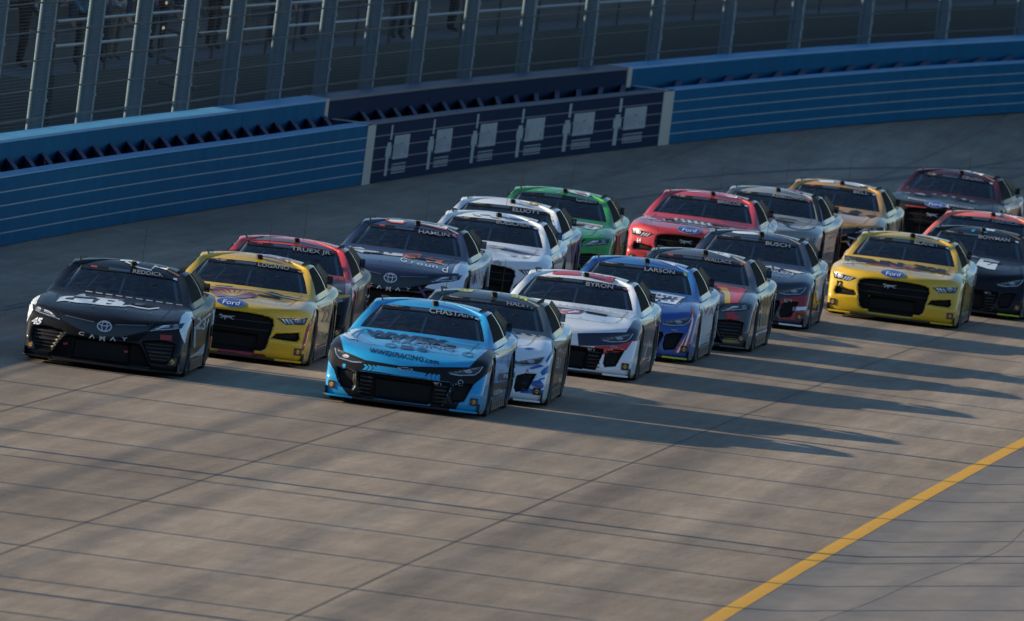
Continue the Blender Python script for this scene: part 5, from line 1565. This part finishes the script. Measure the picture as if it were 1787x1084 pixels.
CARS = [  # kind, body, hood, roof, strip colour of the splitter, corner sticker, label
    ('slim', 'blue1', 'blue1', 'blue1', 'blue1', 'white', 'bright sky blue race car with black nose, nearest of the whole pack'),
    ('vee', 'black', 'black', 'black', 'black', 'white', 'black race car with white fender patches, leading at the left end of the pack'),
    ('mesh', 'yellow1', 'yellow1', 'yellow1', 'yellow1', 'orange', 'yellow race car with red shell emblem on its hood, behind the black leader'),
    ('vee', 'black', 'black', 'red2', 'black', None, 'black race car with red pillars and gold trim, following the left yellow car'),
    ('vee', 'navy', 'navy', 'navy', 'purple', None, 'navy race car with white fenders and orange lettering on its hood'),
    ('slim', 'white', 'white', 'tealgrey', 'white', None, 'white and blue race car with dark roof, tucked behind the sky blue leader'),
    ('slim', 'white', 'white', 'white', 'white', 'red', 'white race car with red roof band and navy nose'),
    ('slim', 'blue3', 'blue3', 'blue3b', 'lime', None, 'royal blue race car with a red and white stripe on the front corner'),
    ('vee', 'grey2', 'grey2', 'grey2', 'grey', None, 'charcoal grey race car with a red and yellow hood'),
    ('slim', 'navy2', 'navy2', 'navy2', 'white', None, 'dark navy race car with red lower bumper'),
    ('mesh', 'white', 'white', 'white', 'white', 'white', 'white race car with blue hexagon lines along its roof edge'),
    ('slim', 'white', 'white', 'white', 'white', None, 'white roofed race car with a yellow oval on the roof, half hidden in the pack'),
    ('vee', 'green2', 'green2', 'green2', 'green', None, 'bright green race car with white hood emblem, nearest to the sign wall'),
    ('mesh', 'red', 'red', 'red', 'white', 'white', 'all red race car with broad dark grille'),
    ('mesh', 'silver', 'silver', 'silver', 'grey', None, 'silver grey race car with black pillars and red side lettering'),
    ('vee', 'goldbody', 'goldbody', 'goldbody', 'grey', 'white', 'golden brown race car with black checks on the hood'),
    ('mesh', 'black2', 'black2', 'winered', 'black', 'white', 'black race car with dark red roof, last in the upper lane'),
    ('mesh', 'coral', 'coral', 'coral', 'coral', None, 'coral orange race car mostly hidden at the right edge'),
    ('slim', 'ink', 'ink', 'ink', 'lime', 'white', 'black race car with a white patch on its hood at the right edge'),
    ('mesh', 'yellow1', 'yellow1', 'yellow1', 'yellow1', 'white', 'yellow race car with white roof streak and number 12, alone in the lowest lane'),
]
LIN.update(tealgrey=(.030, .046, .052), bannergrey=(.30, .32, .34), red2=(.62, .05, .045), winered=(.045, .007, .013), greyroof=(.10, .11, .12), blue3b=(.02, .14, .42), grey2=(.065, .07, .078), navy2=(.022, .030, .055), green2=(.03, .30, .05), goldbody=(.50, .28, .055), black2=(.010, .011, .013), coral=(.72, .13, .06), ink=(.008, .010, .016), silver=(.27, .29, .28))
INK = lambda c: paint(LIN[c], .38, .6)
COMMON = {}


def common(kind):
    """emblems and small stickers each body kind carries"""
    if kind in COMMON: return COMMON[kind]
    bv = BVH[kind]; L = []
    if kind == 'slim':
        L.append(('emblem', M_CHROME, project('emblem', *polys_2d([place(BOW, 0, .503, .088, .040)]), 'F0', bv, 3)))
        L.append(('emblem', M_GLOSSBLACK, project('emblem', *polys_2d([place(BOW, 0, .503, .076, .029)]), 'F0', bv, 4)))
        L.append(('lettering', INK('palegrey'), project('lettering', *text_at('ZL1', .40, .386, .022, .10, .2), 'F0', bv, 5, lift=.03)))
    elif kind == 'mesh':
        L.append(('emblem', INK('palegrey'), project('emblem', *polys_2d([disc(-.04, .716, .182, .058, 32)]), 'F', bv, 3)))
        L.append(('emblem', INK('blue3'), project('emblem', *polys_2d([disc(-.04, .716, .174, .052, 32)]), 'F', bv, 4)))
        V, F_ = text_at('Ford', -.04, .712, .050, .21, .30, .0)
        L.append(('lettering', INK('white'), project('lettering', V, F_, 'F', bv, 5)))
        L.append(('emblem', INK('palegrey'), project('emblem', *polys_2d([place(HORSE, -.06, .535, .105, .085)]), 'F0', bv, 4, lift=.010)))
    else:
        rr = merge(ring_2d(0, .535, .092, .066, .014, 32), ring_2d(0, .535, .038, .060, .011, 24), ring_2d(0, .562, .074, .027, .011, 24))
        L.append(('emblem', M_CHROME, project('emblem', *rr, 'F0', bv, 4)))
        vee = P2((-.60, .655), (-.50, .60), (-.13, .565), (.13, .565), (.50, .60), (.60, .655), (.52, .545), (.22, .435), (0, .41), (-.22, .435), (-.52, .545))
        L.append(('upper_grille', M_GLOSSBLACK, project('upper_grille', *polys_2d([vee]), 'F0', bv, 1)))
        L.append(('grille_mesh', M_GRILLE, project('grille_mesh', *polys_2d([P2((-.54, .525), (-.22, .425), (-.10, .405), (-.30, .39), (-.42, .40)), P2((.54, .525), (.42, .40), (.30, .39), (.10, .405), (.22, .425))]), 'F0', bv, 1)))
        for sg in (-1, 1): L.append(('trim_line', M_STEEL, project('trim_line', *line_2d([(sg * .50, .605), (sg * .13, .57)], .007), 'F0', bv, 3)))
        for ch, y, z in (('C', -.265, .413), ('A', -.132, .400), ('M', -.005, .394), ('A', .125, .400), ('Y', .262, .413)):
            L.append(('lettering', INK('palegrey'), project('lettering', *text_at(ch, y, z, .038, .070, 0, .03), 'F0', bv, 5, lift=.006)))
    for s in (-1, 1):
        y, z = s * .872, .205
        L.append(('sticker', INK('navy'), project('sticker', *polys_2d([rect(y - .046, z - .046, y + .046, z + .046)]), 'F0', bv, 3)))
        L.append(('sticker', INK('yellow1'), project('sticker', *polys_2d([[(y - .03, z), (y, z + .03), (y + .03, z), (y, z - .03)]]), 'F0', bv, 4)))
        L.append(('sticker', INK('redd'), project('sticker', *polys_2d([rect(y - .022, z - .006, y + .022, z + .006)]), 'F0', bv, 5)))
    COMMON[kind] = L
    return L


def strip_mesh(s):
    v, f = [], []
    n = 8
    for i in range(n + 1):
        y = s * (.60 + .33 * i / n); x = float(nose_x(np.array([y]), np.array([.15]), 'slim')[0]) + .0575
        v += [(x - .02, y, .0895), (x + .002, y, .0895), (x + .0065, y, .0785), (x + .002, y, .066)]
    for i in range(n):
        for k in range(3): f.append((i * 4 + k, i * 4 + k + 1, i * 4 + 4 + k + 1, i * 4 + 4 + k))
    m = mesh_of('splitter_strip', v, f); m.materials.append(None); return m


STRIP = {s: strip_mesh(s) for s in (-1, 1)}
GREENTAG = project('windshield_tag', *polys_2d([rect(.47, 1.150, .56, 1.166)]), 'F0', BVH['glass'], 3)
CORNER = project('windshield_tag', *polys_2d([[(.545, 1.145), (.60, 1.145), (.622, 1.09), (.575, 1.10)]]), 'F0', BVH['glass'], 4)
PALELOGO = {'slim': polys_2d([place(BOW, -.42, 1.138, .085, .016)]), 'mesh': polys_2d([disc(-.42, 1.138, .075, .015)]), 'vee': polys_2d([rect(-.46, 1.128, -.38, 1.146)])}
PALELOGO = {k: project('banner_logo', *v, 'F0', BVH['glass'], 3) for k, v in PALELOGO.items()}

for (pose, view, ban, decals), (kind, cb, chd, crf, cst, corner, label) in zip(PRINT, CARS):
    root = empty('race_car', (pose[0], pose[1], 0), pose[2])
    tag(root, label, 'race car', 'race cars in the pack')
    bm_, hm_, _ = BODIES[kind]; Fp = FRONT[kind]; bv = BVH[kind]
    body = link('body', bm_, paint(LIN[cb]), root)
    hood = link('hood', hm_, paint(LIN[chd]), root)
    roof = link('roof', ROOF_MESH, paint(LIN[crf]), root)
    ws = link('windshield', PANE['ws'], M_GLASS, root)
    link('window_net', PANE['sw+'], M_NET, root); link('side_window', PANE['sw-'], M_SIDEGLASS, root)
    for k in ('qw+', 'qw-'): link('quarter_window', PANE[k], M_NET, root)
    link('rear_window', PANE['rw'], M_SIDEGLASS, root)
    g = link('grille', Fp['grille'], M_GRILLE, root)
    link('radiator_opening', Fp['radiator'], M_BLACK, g)
    for n in 'lr':
        link('air_vent', Fp['vent' + n], M_BLACK, root)
        h = link('headlight', Fp['lamp' + n], M_LENS, root)
        link('light_strip', Fp['drl' + n], M_CHROME, h); link('lamp_reflector', Fp['bulb' + n], M_STEEL, h)
    for s in Fp['slats']: link('grille_slat', s, M_SPLIT, g)
    link('hood_seam', Fp['seam'], M_SPLIT, hood)
    for l in Fp['louver']: link('hood_louver', l, M_BLACK, hood)
    for l in Fp['pins']: link('hood_pin', l, M_STEEL, hood)
    link('door_seam', Fp['dooredge'], M_BLACK, body)
    sp = link('splitter', SPLITTER, M_SPLIT, root)
    for s in (-1, 1):
        link('splitter_strip', STRIP[s], paint(LIN[cst], .2, 1.0), sp)
        link('side_skirt', SKIRTS[s], M_SPLIT, root)
    link('spoiler', SPOILER, M_POLY, root)
    for k, nm, mt in (('roof_camera', 'roof_camera', M_BLACK), ('antenna', 'antenna', M_BLACK), ('rail1', 'roof_rail', M_BLACK), ('rail2', 'roof_rail', M_BLACK), ('fin', 'shark_fin', M_BLACK),
                      ('cage', 'roll_cage', M_CAGE), ('seat', 'seat', M_SEAT), ('wheel', 'steering_wheel', M_RUBBER), ('dash', 'dashboard', M_INT)):
        link(nm, SH[k], mt, root)
    for wx in (1.397, -1.397):
        for s in (-1, 1):
            w = empty('wheel', (wx, s * .845, .353), 0 if s > 0 else math.pi); w.parent = root
            link('tire', TIRE, M_RUBBER, w); link('rim', RIM, M_RIM, w)
    for nm, mt, me in common(kind): link(nm, me, mt, body)
    # windshield print
    bn = link('windshield_banner', BANNER, M_BLACK, ws)
    link('banner_slot', SLOT, M_GLOSSBLACK, ws)
    link('banner_logo', PALELOGO[kind], simple('banner_logo', (.16, .17, .17) if kind != 'vee' else (.28, .05, .06), .6), ws)
    link('windshield_tag', GREENTAG, INK('green'), ws)
    if corner: link('windshield_tag', CORNER, INK(corner), ws)
    FD = Vector((-1, view[0], view[1])).normalized()

    def ray_for(mode, u, v, FD=FD):
        if mode == 'V': return Vector((2.35, u, v)) - FD * 1.5, FD
        if mode == 'F0': return Vector((4, u, v)), Vector((-1, 0, 0))
        return _ray0(mode, u, v)
    V, F_ = text_at(ban[0], ban[1], ban[2] - .014, ban[3], ban[4] * .96, 0, .012)
    link('lettering', project('lettering', V, F_, 'V', BVH['glass'], 4, lift=.006), INK('bannergrey'), ws)
    for nm, col, typ, data, layer, side in decals:
        if typ == 'poly': vf = polys_2d(data)
        elif typ == 'line': vf = merge(*[line_2d(p, w) for p, w in data])
        elif typ == 'text': vf = text_at(data[0], data[1], data[2], data[3], data[4], data[5], data[7], data[6])
        elif typ == 'ring': vf = ring_2d(*data)
        else: vf = polys_2d([disc(*data)])
        if nm in ('sticker',) and data and typ in ('poly', 'disc') and layer == 3: tgt, par = BVH['glass'], ws
        else: tgt, par = bv, roof if nm == 'roof_graphic' else (hood if nm in ('hood_graphic', 'hood_louver') else body)
        if typ == 'poly' and nm in ('colour_panel', 'roof_graphic', 'side_graphic') and len(data) > 1:
            for d1 in data:
                me = project(nm, *polys_2d([d1]), 'V', tgt, layer, step=.010 if side else .014)
                if len(me.polygons): link(nm, me, INK(col), par)
            continue
        me = project(nm, *vf, 'V', tgt, layer, step=.010 if side else (.014 if nm == 'colour_panel' else .03))
        if len(me.polygons): link(nm, me, INK(col), par)
        else: print('EMPTY decal', nm, col, typ, label)
ray_for = _ray0

_ys = np.linspace(179, 212.5, 40)
skid([(_spl(y, [179, 183.6, 188.3, 191.8, 195.4, 199.9, 204.7, 208.5, 212.5], [3.3, 3.95, 4.5, 5.0, 5.5, 5.85, 6.1, 6.2, 6.15]), y) for y in _ys], .26, bpy.data.objects['apron'])
rk = random.Random(5)
for y0, n0, L, dn in ((296, 3.2, 40, 1.2), (304, 4.4, 38, -1.4), (312, 2.4, 30, 1.8), (300, 6.0, 34, -.8), (262, 3.0, 26, .9), (228, 2.6, 20, .5), (318, 5.2, 26, -2.0)):
    pts = []
    for i in range(12):
        t = i / 11; q = wp(y0 + L * t, -(n0 + dn * t * t), 0); pts.append((q.x, q.y))
    v, f = [], []
    for i, (x, y) in enumerate(pts):
        w = .16 * math.sin(math.pi * (i + .3) / 11.6)
        for sg in (-1, 1): v.append((x + sg * w / 2, y, track_z(x + sg * w / 2, y) + .006))
    for i in range(11): f.append((2 * i, 2 * i + 1, 2 * i + 3, 2 * i + 2))
    link('skid_mark', mesh_of('skid_mark', v, f), M_SKID, track)
